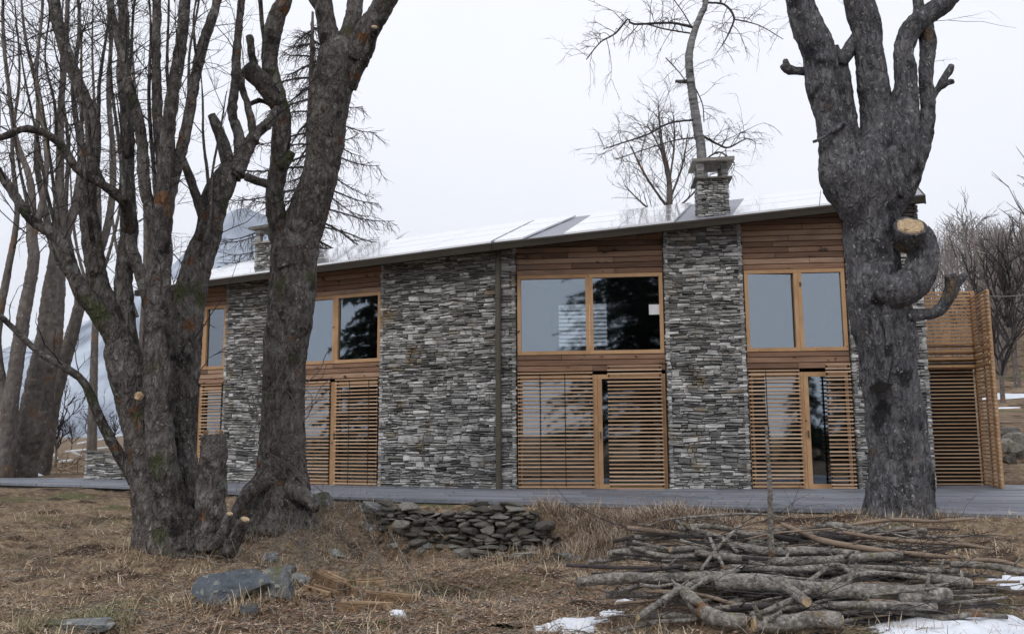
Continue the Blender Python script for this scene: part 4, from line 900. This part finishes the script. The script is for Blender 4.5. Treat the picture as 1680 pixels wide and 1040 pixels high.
# ------------------------------------------------------------------ boulders and loose stones
M['dark_boulder'] = pmat('dark_boulder_stone', [(.1, (.03, .035, .043)), (.5, (.085, .098, .115)), (.75, (.145, .16, .175)), (1, (.28, .29, .29))], scale=9, detail=9, large=.4, lscale=3, bump=1, bscale=16, bdist=.05, spots=[((.2, .21, .19), 16, .6, .05), ((.075, .075, .04), 3.2, .56, .1)])
def boulder(px, py, wpx, hpx, lab, seed, name='boulder', mat='boulder', deep=.8, rz=0, sub=3, tiltv=0, amp=.3, sink=.55):
    b = gp(px, py+hpx*.5); dist = b.y; sx, sz = wpx*dist/FPX/2, hpx*dist/FPX/2
    me = rock_mesh(sx, (sx+sz)*.5*deep, sz*1.15, seed, 4 if wpx > 50 else sub, amp); me.materials.append(M[mat])
    o = link(name, me, None, (b.x, b.y+(sx+sz)*.25, b.z+sz*sink), rz); o.rotation_euler = (rnd(-.1, .1), tiltv, rz); tag(o, lab, 'rock'); return o
boulder(374, 958, 116, 76, 'large blue-grey boulder in front of the multi-stemmed tree', 12, mat='dark_boulder', tiltv=.1, deep=1.2, sink=.35)
boulder(441, 918, 42, 24, 'small pale rounded stone on the right shoulder of the large boulder', 5)
boulder(450, 962, 70, 56, 'mossy grey stone just right of the large boulder', 8, tiltv=.3)
boulder(402, 1000, 40, 24, 'dark low stone in front of the large boulder', 61, mat='dark_boulder')
boulder(470, 935, 34, 24, 'small rough stone between the pale rounded stone and the mossy one', 64)
boulder(548, 905, 36, 20, 'half-buried grey stone between the boulders and the dry-stone wall', 67)
boulder(490, 950, 30, 30, 'small angular grey stone leaning beside the mossy one', 11, tiltv=-.4)
boulder(522, 820, 50, 42, 'blue-grey upright stone at the foot of the creeper-clad tree', 14, amp=.4)
boulder(612, 838, 56, 34, 'pale grey slab lying at the left end of the dry-stone wall', 17, tiltv=.35)
boulder(604, 866, 34, 18, 'small grey stone below the pale slab', 19)
boulder(118, 1036, 130, 22, 'flat grey slab at the bottom left edge', 23, amp=.15)
boulder(158, 1024, 26, 16, 'little pinkish stone beside the bottom left slab', 26, mat='drystone')
boulder(700, 899, 30, 16, 'pale flat stone at the foot of the dry-stone wall', 31)
boulder(850, 912, 60, 18, 'long low stone lying right of the dry-stone wall foot', 33, mat='drystone')
boulder(930, 914, 56, 20, 'grey stone in the dry grass left of the brushwood pile', 35)
boulder(640, 900, 26, 16, 'small stone left of the dry-stone wall foot', 38, mat='drystone')
boulder(1295, 836, 28, 12, 'dark round stone on the terrace edge behind the brushwood', 41, mat='drystone')
for i, (x, y, w_, h, lab) in enumerate([(1655, 712, 36, 30, 'upper boulder of the bank right of the porch'), (1668, 740, 40, 28, 'middle boulder of the bank right of the porch'), (1650, 758, 34, 26, 'mossy boulder low on the bank right of the porch'), (1676, 772, 36, 30, 'reddish boulder at the right edge of the bank'), (1660, 786, 30, 20, 'lowest stone of the bank beside the terrace')]):
    b = atY(x, y, 20+ (790-y)*.04); sx, sz = w_*b.y/FPX/2, h*b.y/FPX/2; b.z = max(b.z, zg(b.x, b.y)); me = rock_mesh(sx, sx, sz*1.2, 50+i, 3); me.materials.append(M['drystone'])
    tag(link('boulder', me, None, (b.x, b.y, zg(b.x, b.y)+sz*.5)), lab, 'rock')

# ------------------------------------------------------------------ brushwood pile: every stick its own thing
GRP = 'sticks of the brushwood pile'
def pile_d(py): return 6.95+(1028-py)/175*1.85
def stick(ctrl, lab, mat, cut=(0, 0), name='stick', group=None, amp=.08, sides=10):
    W = []
    for (x, y, w_) in ctrl:
        Y = pile_d(y); p = atY(x, y, Y); g_ = zg(p.x, p.y)+w_*Y/FPX/2*.8
        if p.z < g_: p.z = g_
        W.append((p.x, p.y, p.z, w_*Y/FPX/2))
    return stick3(W, lab, mat, cut, name, group, amp, sides)
def stick3(W, lab, mat, cut=(0, 0), name='stick', group=None, amp=.08, sides=10):
    C = catmull(W, lambda L: max(2, int(L/.07))); pts = [Vector(c[:3]) for c in C]; rs = [c[3] for c in C]; o0 = pts[len(pts)//2].copy()
    m_ = MB(); m_.tube(pts, rs, sides)
    for i in range(len(pts)):
        for k in range(sides):
            j = i*sides+k; v = Vector(m_.v[j]); f = 1+amp*2*noise.noise(v*7)+amp*1.6*noise.noise(v*19)
            m_.v[j] = tuple(pts[i]+(v-pts[i])*f-o0)
    for _ in range(random.randint(0, 3) if rs[0] < .06 else 2):      # knots and snapped side twigs
        i = random.randrange(1, len(pts)-1); a = Vector((rnd(-.6, .6), rnd(-1, .3), rnd(-.1, 1))).normalized(); q = pts[i]-o0; L_ = rs[i]*rnd(1.5, 4); m_.tube([q, q+a*(rs[i]+L_*.4), q+a*(rs[i]+L_)], [rs[i]*.45, rs[i]*.32, rs[i]*.22], 5)
    o = m_.build(name, M[mat], None, o0, smooth=True); tag(o, lab, 'log' if name == 'log' else 'stick', group)
    if cut[0]: cut_face(o, pts[0]-o0, pts[0]-pts[1], rs[0]*.93)
    if cut[1]: cut_face(o, pts[-1]-o0, pts[-1]-pts[-2], rs[-1]*.93)
    return o
M['pale_stick'] = pmat('peeled_stick', [(.2, (.14, .1, .072)), (.6, (.26, .195, .145)), (1, (.4, .32, .25))], scale=8, stretch=(.4, 1, 1), bump=.5, bscale=30)
M['log'] = pmat('log_bark', [(.25, (.05, .044, .039)), (.42, (.145, .13, .115)), (.58, (.27, .248, .222)), (.8, (.46, .44, .405))], scale=26, detail=8, large=.5, lscale=6, rough=.92, bump=1, bscale=45, bdist=.025, spots=[((.4, .4, .38), 30, .66, .03), ((.15, .14, .08), 7, .62, .08), ((.17, .1, .06), 4, .65, .06)])
main = [
 ('log', [(1173, 957, 24), (1240, 955, 28), (1330, 966, 26), (1430, 972, 27), (1532, 974, 28)], 'thickest grey log, lying level across the middle of the brushwood pile', 'log', (0, 1)),
 ('log', [(946, 955, 14), (1010, 948, 19), (1100, 948, 17), (1205, 944, 15)], 'long mottled log poking out at the left of the pile', 'log', (0, 0)),
 ('log', [(1122, 968, 19), (1140, 990, 24), (1172, 1013, 26), (1222, 1019, 26)], 'crooked thick log at the front left with its sawn end facing right', 'log', (1, 1)),
 ('log', [(1238, 1024, 28), (1290, 1022, 27), (1340, 1016, 27), (1379, 1017, 27)], 'short thick log at the very front of the pile', 'log', (1, 1)),
 ('stick', [(1047, 1012, 11), (1080, 990, 12), (1120, 965, 13), (1170, 948, 12), (1212, 934, 8)], 'bent branch slanting up to the right at the front left of the pile', 'log', (1, 0)),
 ('stick', [(1246, 1006, 8), (1290, 988, 10), (1336, 966, 11), (1400, 944, 10), (1450, 940, 9), (1520, 948, 9)], 'arched branch crossing over the thickest log', 'log', (0, 1)),
 ('log', [(1140, 906, 11), (1230, 918, 13), (1330, 920, 15), (1420, 914, 14), (1478, 911, 14)], 'long straight log near the top of the pile', 'log', (0, 1)),
 ('log', [(1196, 892, 12), (1260, 904, 14), (1330, 903, 13), (1410, 908, 11)], 'speckled grey log behind the long straight one', 'log', (0, 0)),
 ('stick', [(1282, 859, 7), (1318, 874, 9), (1355, 888, 10), (1440, 902, 9), (1530, 911, 8)], 'light brown smooth stick slanting down to the right over the pile', 'pale_stick', (0, 1)),
 ('stick', [(1380, 872, 6), (1440, 882, 7), (1500, 888, 7), (1580, 893, 6), (1625, 900, 4)], 'light brown twisted stick at the upper right of the pile', 'pale_stick', (0, 0)),
 ('log', [(1360, 992, 12), (1440, 992, 12), (1536, 995, 12)], 'slim straight log just under the thickest log', 'log', (0, 1)),
 ('log', [(1520, 946, 15), (1560, 952, 16), (1594, 958, 16)], 'short log with a pale sawn end at the right of the pile', 'log', (0, 1)),
 ('log', [(1480, 985, 22), (1520, 978, 24), (1556, 976, 25)], 'dark stubby log lying against the end of the thickest log', 'log', (0, 1)),
 ('stick', [(1110, 855, 7), (1150, 872, 8), (1185, 882, 7), (1210, 905, 6)], 'pale stick slanting into the upper left of the pile', 'log', (1, 0)),
 ('stick', [(1150, 935, 5), (1172, 905, 6), (1195, 880, 6), (1215, 862, 5)], 'thin stick leaning up to the right, crossed with another', 'log', (0, 0)),
 ('stick', [(1160, 870, 5), (1175, 905, 6), (1190, 935, 5)], 'thin stick leaning down to the right, crossed with another', 'log', (0, 0)),
 ('stick', [(1045, 858, 2), (1065, 861, 3), (1095, 852, 3), (1160, 846, 4), (1240, 843, 4), (1290, 850, 3)], 'pale thin stick lying along the back of the pile', 'log', (0, 0)),
 ('stick', [(1400, 860, 5), (1470, 852, 6), (1530, 855, 6), (1600, 850, 4)], 'pale stick lying on the ground before the grey tree', 'pale_stick', (0, 0)),
 ('stick', [(1560, 925, 10), (1620, 928, 11), (1690, 940, 12)], 'long grey log running out of the picture at the right', 'log', (0, 0)),
 ('stick', [(1585, 920, 7), (1620, 918, 8), (1655, 923, 7), (1695, 935, 6)], 'bleached curved stick at the right edge over the grey log', 'pale_stick', (0, 0)),
 ('stick', [(1200, 930, 9), (1300, 934, 10), (1400, 930, 9), (1500, 934, 10), (1570, 936, 10)], 'straight stick above the arched branch', 'log', (0, 1)),
 ('stick', [(1120, 928, 6), (1040, 938, 5), (970, 940, 3)], 'thin dark stick poking out left above the mottled log', 'twig', (0, 0)),
 ('log', [(1110, 962, 13), (1118, 968, 15), (1125, 974, 16)], 'short log end facing the viewer at the front left', 'log', (0, 1)),
]
for nm, ctrl, lab, mt, cut in main: stick(ctrl, lab, mt, cut, nm, GRP)
def toward(px, py, r, lab):       # logs whose sawn ends face the viewer
    Y = pile_d(py)-.25; p = atY(px, py, Y); q = p+Vector((rnd(-.15, .15), .8, .05)); stick3([(q.x, q.y, q.z, r), (lerp(p.x, q.x, .5), lerp(p.y, q.y, .5), p.z+.01, r), (p.x, p.y, p.z, r)], lab, 'log', (0, 1), 'log', GRP)
toward(1323, 987, .047, 'log pointing at the viewer with a round pale sawn end, middle of the pile front')
p0 = atY(1265, 895, 8.1); p1 = atY(1257, 700, 8.0); zb = zg(p0.x, p0.y)
stick3([(p0.x+.01, p0.y, zb, .03), (p0.x, p0.y, p0.z, .027), (lerp(p0.x, p1.x, .5)+.01, 8.05, lerp(p0.z, p1.z, .5), .022), (p1.x, p1.y, p1.z, .012)], 'slim grey stake standing upright in the brushwood pile', 'log', (0, 0), 'stake')
random.seed(21)
LR = 'thin grey stick heaped among others in the brushwood pile'
for k in range(150):
    yy = rnd(858, 1000); cx = 1320+rnd(-1, 1)*lerp(190, 220, (yy-850)/170); Ln = rnd(.7, 2.3); a = random.gauss(0, .26); Y = pile_d(yy)+rnd(.02, .25); c_ = atY(cx, yy, Y)
    g_ = zg(c_.x, c_.y)+.02; c_.z = max(c_.z-.03-rnd(0, .08), g_); dx, dy, dz = math.cos(a)*Ln/2, math.sin(a)*Ln/2*.8, rnd(-.07, .07)*Ln; r_ = rnd(.008, .03)*rnd(.6, 1)
    W = []
    for f in (-1, -.6, -.25, .1, .45, 1):
        x, y, z_ = c_.x+dx*f, c_.y+dy*f+rnd(-.05, .05), c_.z+dz*f+rnd(-.04, .04); W.append((x, y, max(z_, zg(x, y)+r_*.8), r_*(1.1-.28*f)))
    mt = random.choice(['log', 'log', 'log', 'log', 'twig', 'pale_stick']); ct = (1 if k % 5 == 0 else 0, 1 if k % 4 == 0 else 0)
    look = {'log': 'grey-barked', 'twig': 'dark brown', 'pale_stick': 'peeled pale'}[mt]; thick = 'slim' if r_ < .013 else 'finger-thick' if r_ < .019 else 'stout'
    end = ' with both ends sawn' if sum(ct) == 2 else ' with its left end sawn' if ct[0] else ' with its right end sawn' if ct[1] else ''
    tier = 'top' if yy < 895 else 'upper middle' if yy < 930 else 'lower middle' if yy < 965 else 'front'; side = 'left' if cx < 1200 else 'right' if cx > 1400 else 'centre'
    stick3(W, f'{thick} {look} stick{end}, {tier} layer of the brushwood pile {side}'.replace('upper middle', 'upper').replace('lower middle', 'lower'), mt, ct, 'stick', GRP, sides=7)
for k, (a, b, r_, lab) in enumerate([((1060, 860), (990, 935), .007, 'thin dark twig slanting left of the brushwood pile'), ((1075, 900), (1100, 1000), .005, 'thin upright twig hanging before the left end of the pile'), ((895, 985), (975, 945), .009, 'long bare twig slanting on the ground left of the pile'), ((640, 880), (700, 985), .008, 'long thin twig slanting before the dry-stone wall'), ((740, 905), (672, 830), .007, 'slim twig leaning over the left of the dry-stone wall'), ((590, 830), (640, 960), .009, 'straight branch leaning down before the pale slab')]):
    A, B = gp(*a) if a[1] > 850 else atY(*a, gp(*b).y+.1), gp(*b) if b[1] > 850 else atY(*b, gp(*a).y+.1)
    md = lerp(A, B, .5)+Vector((0, 0, .02)); stick3([(A.x, A.y, A.z+.015, r_), (md.x, md.y, md.z, r_*.9), (B.x, B.y, B.z+.015, r_*.6)], lab, 'log', name='fallen_branch', sides=6)

# rotten planks in the middle foreground
for k, (a, b, h, lab) in enumerate([((512, 955), (590, 980), .07, 'orange rotten plank lying before the stones, upper one'), ((560, 968), (640, 962), .05, 'pale splintered plank right of the orange rotten one'), ((500, 972), (560, 985), .04, 'narrow rotten plank below the orange one'), ((600, 985), (690, 990), .05, 'crumbled brown plank at the right of the rotten wood'), ((540, 1003), (660, 1000), .03, 'flat decayed board nearest the viewer'), ((520, 945), (560, 950), .04, 'short rotten chip behind the orange plank')]):
    A, B = gp(*a), gp(*b); m_ = MB(); o0 = lerp(A, B, .5); d_ = (B-A); s_ = Vector((-d_.y, d_.x, 0)).normalized()
    for q in range(5):
        f0, f1 = sorted((rnd(0, .35), rnd(.6, 1))); w0 = (q-2)*.026; p0, p1 = A+d_*f0-o0+s_*w0, A+d_*f1-o0+s_*w0; zz = rnd(.01, h*.5)+.035
        m_.hexa([p0-s_*.012+Vector((0, 0, -.02)), p1-s_*.01+Vector((0, 0, -.02)), p1+s_*.01+Vector((0, 0, -.02)), p0+s_*.012+Vector((0, 0, -.02)), p0-s_*.009+Vector((0, 0, zz+h*.6)), p1-s_*.006+Vector((0, 0, zz+h*.3)), p1+s_*.006+Vector((0, 0, zz+h*.4)), p0+s_*.009+Vector((0, 0, zz+h*.7))])
    o = m_.build('rotten_plank', M['rot'], None, o0); tag(o, lab, 'plank')

# ------------------------------------------------------------------ old snow
def snow(cx, cy, rx, ry, lab, seed, th=.035):
    c_ = gp(cx, cy); n, rings = 40, 7; V = []; F = []
    ex = gp(cx+rx, cy); ey = gp(cx, cy-ry); X = (ex-c_).x; Yr = abs(ey.y-c_.y)
    for r in range(rings+1):
        f = r/rings
        for k in range(n):
            a = 2*math.pi*k/n; q = .72+.5*noise.noise(Vector((math.cos(a)*1.5, math.sin(a)*1.5, seed)))+.28*noise.noise(Vector((math.cos(a)*4, math.sin(a)*4, seed*2)))
            x, y = c_.x+math.cos(a)*X*q*f, c_.y+math.sin(a)*Yr*q*f; V.append((x, y, f))
    xs_, ys_ = np.array([v[0] for v in V]), np.array([v[1] for v in V]); zs = Z(xs_, ys_)
    P = [(x-c_.x, y-c_.y, z_-c_.z+th*(1-f**3)+.012*noise.noise(Vector((x*9, y*9, seed)))*(1-f)-.02*(f > .99)) for (x, y, f), z_ in zip(V, zs)]
    for r in range(rings):
        for k in range(n): k2 = (k+1) % n; F.append((r*n+k, r*n+k2, (r+1)*n+k2, (r+1)*n+k))
    o = MB().add(P, F).build('snow_patch', M['snow'], None, c_, smooth=True); tag(o, lab, 'snow', 'patches of old snow')
snow(905, 1030, 40, 10, 'small snow patch at the bottom middle, leftmost of the front row', 1.3)
snow(830, 1037, 46, 5, 'thin snow strip at the bottom edge left of the front patches', 9.1)
snow(950, 1030, 62, 12, 'largest snow patch at the bottom middle before the pile', 2.2)
snow(1000, 1010, 42, 9, 'snow patch tucked beside the front left of the brushwood pile', 3.7)
snow(1022, 993, 22, 6, 'small snow patch just above the one beside the pile', 4.4)
snow(1590, 1032, 270, 26, 'broad snow sheet along the bottom right edge', 5.1, .06)
snow(1655, 962, 62, 20, 'snow patch at the right edge behind the logs', 6.6)
snow(1650, 935, 40, 10, 'narrow snow strip above the right-edge patch', 8.2)
snow(653, 1009, 17, 6, 'tiny snow remnant in the middle foreground grass', 7.3)
for (x, y, Yd, rx, lab) in ((1665, 676, 38, 2.2, 'snow strip on the slope right of the porch'), (1690, 668, 42, 3, 'snow bank at the far right slope'), (48, 768, 27, .5, 'little snow heap at the foot of the leaning trees')):
    b = atY(x, y, Yd); zc = zg(b.x, b.y); V = []; F = []
    for r in range(5):
        for k in range(20):
            a = 2*math.pi*k/20; q = (.8+.4*noise.noise(Vector((math.cos(a)*2, math.sin(a)*2, x))))*r/4; px_, py_ = b.x+math.cos(a)*rx*q, b.y+math.sin(a)*rx*.5*q; V.append((px_-b.x, py_-b.y, zg(px_, py_)-zc+.12*(1-(r/4)**2)+.01))
    for r in range(4):
        for k in range(20): k2 = (k+1) % 20; F.append((r*20+k, r*20+k2, (r+1)*20+k2, (r+1)*20+k))
    tag(MB().add(V, F).build('snow_patch', M['snow'], None, (b.x, b.y, zc), smooth=True), lab, 'snow', 'patches of old snow')

# ------------------------------------------------------------------ white fence and debris left of the house
fn = empty('white_fence', onz(160, 768, .5)); tag(fn, 'broken white rail fence in the field left of the house', 'fence')
b0 = fn.location; Yf = b0.y+6
def bar(a, b, w_, Y0, Y1, nm): A, B = atY(*a, Y0), atY(*b, Y1); m_ = MB(); r_ = w_*Y0/FPX/2; m_.tube([A-b0, lerp(A, B, .5)-b0, B-b0], [r_]*3, 6); m_.build(nm, M['white_wood'], fn)
bar((152, 705), (148, 764), 5, Yf, Yf, 'post'); bar((60, 714), (70, 714), 4, Yf, Yf, 'rail'); bar((128, 728), (215, 712), 4, Yf+1, Yf-1, 'rail'); bar((108, 741), (180, 734), 4, Yf, Yf, 'rail'); bar((85, 744), (100, 757), 5, Yf-2, Yf-2, 'rail'); bar((98, 757), (120, 755), 5, Yf-2, Yf-2, 'rail'); bar((118, 741), (134, 748), 4, Yf-2, Yf-2, 'rail'); bar((68, 714), (105, 716), 2, Yf+1, Yf+1, 'rail'); bar((70, 712), (70, 758), 4, Yf, Yf, 'post'); bar((214, 706), (214, 756), 5, Yf-1, Yf-1, 'post')
bp = atY(75, 758, 28.5); hb = empty('brush_heap', Vector((bp.x, bp.y, zg(bp.x, bp.y)))); tag(hb, 'heap of reddish brushwood at the foot of the leaning trees', 'brushwood')
m_ = MB()
for k in range(130):
    q = Vector((rnd(-1.2, 1.4), rnd(-.5, .5), rnd(0, .5))); grow(m_, q, Vector((rnd(-1, 1), rnd(-1, 1), rnd(-.2, .7))), rnd(.4, 1), .014, 0)
tag(m_.build('twigs', M['rot'], hb), kind='stuff')
A, B = atY(1614, 486, 16.6), atY(1790, 440, 24); pts = [lerp(A, B, i/8)-Vector((0, 0, .25*(1-(2*i/8-1)**2)))-A for i in range(9)]
cb = MB().tube(pts, [.012]*9, 6).build('cable', M['bronze'], None, A); tag(cb, 'thin cable running from the porch top off to the right', 'cable')

# ------------------------------------------------------------------ grass, leaves: uncountable ground cover
def scatter(n, x0, x1, y0, y1, pw=1.4):
    P = []
    u = RNG.random(n*3); y = (y0**(1-pw)+u*(y1**(1-pw)-y0**(1-pw)))**(1/(1-pw)) if pw != 1 else y0*(y1/y0)**u
    x = RNG.uniform(x0, x1, n*3); ok = (np.abs(x) < y*.66+.6) & (y < np.interp(x, EX, EY)-.02); return x[ok][:n], y[ok][:n]
def blades(name, x, y, Lr, wr, up, mat, lab, cat, zoff=-.01, clump=None):
    n = len(x); z_ = Z(x, y)+zoff; a = RNG.uniform(0, 2*np.pi, n); L_ = RNG.uniform(*Lr, n); w_ = RNG.uniform(*wr, n); el = RNG.uniform(*up, n)
    dx, dy, dz = np.cos(a)*np.cos(el), np.sin(a)*np.cos(el), np.sin(el); sx, sy = -np.sin(a)*w_/2, np.cos(a)*w_/2
    bend = RNG.uniform(-.1, .35, n)*L_; kx = RNG.normal(0, .12, n)*L_
    p0 = np.stack([x, y, z_], 1); pm = p0+np.stack([dx*L_*.55+sx*4*kx, dy*L_*.55+sy*4*kx, dz*L_*.6], 1); p1 = p0+np.stack([dx*L_, dy*L_, dz*L_-bend], 1)
    s_ = np.stack([sx, sy, np.zeros(n)], 1)
    V = np.concatenate([p0-s_, p0+s_, pm-s_*.9, pm+s_*.9, p1-s_*.3, p1+s_*.3]); i = np.arange(n)
    F = np.concatenate([np.stack([i, i+n, i+3*n, i+2*n], 1), np.stack([i+2*n, i+3*n, i+5*n, i+4*n], 1)])
    o = link(name, np_mesh(name, V, F, mat)); tag(o, lab, cat, kind='stuff'); return o
x, y = scatter(150000, -10, 9, 4.8, 21, 1.8)
blades('matted_grass', x, y, (.05, .22), (.003, .007), (-.15, .3), M['drygrass'], 'matted straw-coloured dry grass over the foreground slope', 'grass')
# long dry grass on the bank below the terrace, right of the dry-stone wall
cx, cy = RNG.uniform(.3, 3.4, 420), RNG.uniform(11.7, 14.3, 420); k = RNG.integers(0, 420, 26000)
x, y = cx[k]+RNG.normal(0, .07, 26000), cy[k]+RNG.normal(0, .07, 26000); ok = (y < np.interp(x, EX, EY)-.06) & (y > 12.0+.25*np.abs(x-1.6)); x, y = x[ok], y[ok]
blades('bank_grass', x, y, (.12, .36), (.004, .009), (-.5, 1.0), M['bleached'], 'long bleached grass hanging on the bank right of the dry-stone wall', 'grass')
x, y = scatter(6000, -9, 9, 5, 15, 1.5); k = RNG.integers(0, len(x)//6, 16000); x2, y2 = x[k]+RNG.normal(0, .05, 16000), y[k]+RNG.normal(0, .05, 16000)
blades('grass_tufts', x2, y2, (.08, .24), (.003, .007), (.1, 1.1), M['drygrass'], 'scattered tufts of dry grass standing in the foreground', 'grass')
# grass standing against trunks and stones
X2, Y2 = [], []
for o in [q for q in D.objects if q.parent is None and q.name.split('.')[0] in ('multi_stem_tree', 'pollard_tree', 'grey_tree', 'boulder', 'low_stone_wall')]:
    if o.location.y > 17: continue
    rr = {'multi_stem_tree': .62, 'pollard_tree': .7, 'grey_tree': .55}.get(o.name.split('.')[0]) or max(o.dimensions.x, .15)*.5; n = int(900*rr+120)
    a = RNG.uniform(0, 6.283, n); r = rr*RNG.uniform(.85, 1.35, n); X2.append(o.location.x+np.cos(a)*r); Y2.append(o.location.y+np.sin(a)*r*.9)
X2, Y2 = np.concatenate(X2), np.concatenate(Y2); ok = Y2 < np.interp(X2, EX, EY)-.05
blades('edge_grass', X2[ok], Y2[ok], (.06, .24), (.003, .007), (.2, 1.3), M['drygrass'], 'dry grass grown up against the trunks and boulders', 'grass')
x, y = scatter(110000, -8, 6, 5, 14.3, 1.7)
ok = RNG.random(len(x)) < np.exp(-((x+.8)/2.4)**2)+.15; x, y = x[ok], y[ok]; n = len(x); z_ = Z(x, y)+RNG.uniform(0, .025, n)
a = RNG.uniform(0, 6.283, n); s_ = RNG.uniform(.007, .027, n); V = []
for (u, v, h) in ((-1, -.1, .2), (0, -.6, 0), (1, .1, .35), (0, .6, .1)): V.append(np.stack([x+s_*(u*np.cos(a)-v*np.sin(a)), y+s_*(u*np.sin(a)+v*np.cos(a)), z_+s_*h*RNG.uniform(-.5, 1.5, n)], 1))
i = np.arange(n); lf = link('leaf_litter', np_mesh('leaf_litter', np.concatenate(V), np.stack([i, i+n, i+2*n, i+3*n], 1), M['litter'])); tag(lf, 'brown fallen leaves between the boulders and the dry-stone wall', 'leaves', kind='stuff')
m_ = MB(); x, y = scatter(3200, -7, 6, 5.2, 14, 1.5); z_ = Z(x, y)
for a, b, c_ in zip(x, y, z_):
    if abs(a+1) > 2.6 and random.random() < .55: continue
    an = rnd(0, 6.28); L_ = rnd(.08, .5); d_ = Vector((math.cos(an), math.sin(an), rnd(-.05, .35))); p = Vector((a, b, c_+.008)); m_.tube([p, p+d_*L_*.5+Vector((0, 0, .02)), p+d_*L_], [rnd(.002, .005)]*2+[.001], 3, False)
tag(m_.build('fallen_twigs', M['log']), 'fine fallen twigs strewn over the foreground', 'twigs', kind='stuff')

n = 170; x = RNG.uniform(2, 9, n); y = np.interp(x, EX, EY)+RNG.uniform(.1, 3.2, n); a = RNG.uniform(0, 6.283, n); s_ = RNG.uniform(.02, .05, n); V = []
for (u, v, h) in ((-1, -.1, .15), (0, -.5, .02), (1, .1, .3), (0, .5, .1)): V.append(np.stack([x+s_*(u*np.cos(a)-v*np.sin(a)), y+s_*(u*np.sin(a)+v*np.cos(a)), .507+s_*h], 1))
i = np.arange(n); lf = link('terrace_leaves', np_mesh('terrace_leaves', np.concatenate(V), np.stack([i, i+n, i+2*n, i+3*n], 1), M['litter'])); tag(lf, 'dark dead leaves blown over the right end of the terrace', 'leaves', kind='stuff')
m_ = MB(); random.seed(5)       # tangle of dead twigs round the second tree and the boulders
for k in range(330):
    px_, py_ = random.gauss(500, 75), random.gauss(880, 42)
    if not (360 < px_ < 660 and 812 < py_ < 975): continue
    q = gp(px_, py_); grow(m_, q+Vector((0, 0, .01)), Vector((rnd(-1, 1), rnd(-.6, .6), rnd(.0, 1.1))), rnd(.15, .55), rnd(.003, .007), 1, -.05, kids=(1, 3), wig=.3)
tag(m_.build('dead_twigs', M['log']), 'tangle of dead twigs around the creeper-clad tree and the boulders', 'twigs', kind='stuff')
m_ = MB()
for k in range(230):
    yy = rnd(850, 1005); q = atY(1310+rnd(-1, 1)*290, yy, pile_d(yy)+rnd(-.05, .2)); q.z = max(q.z, zg(q.x, q.y)+.02)
    grow(m_, q, Vector((random.choice((-1, 1)), rnd(-.5, .4), rnd(-.25, .45))), rnd(.2, .8), rnd(.003, .007), 1, -.02, kids=(1, 3), wig=.18)
tag(m_.build('brush_twigs', M['twig']), 'fine twigs caught among the sticks of the brushwood pile', 'twigs', kind='stuff')

# ------------------------------------------------------------------ winter haze
HAZE = 0.00012
hz = MB().box(-5200, 5200, -1500, 5200, -8, 720).build('haze', None); tag(hz, 'thin pale winter haze over the valley', 'haze', kind='stuff')
hm = D.materials.new('haze_air'); hm.use_nodes = True; N = hm.node_tree.nodes; N.clear(); o_ = N.new('ShaderNodeOutputMaterial'); v_ = N.new('ShaderNodeVolumePrincipled')
v_.inputs['Color'].default_value = (.9, .95, 1, 1); v_.inputs['Density'].default_value = HAZE; v_.inputs['Anisotropy'].default_value = .2
hm.node_tree.links.new(v_.outputs[0], o_.inputs['Volume']); hz.data.materials.append(hm)
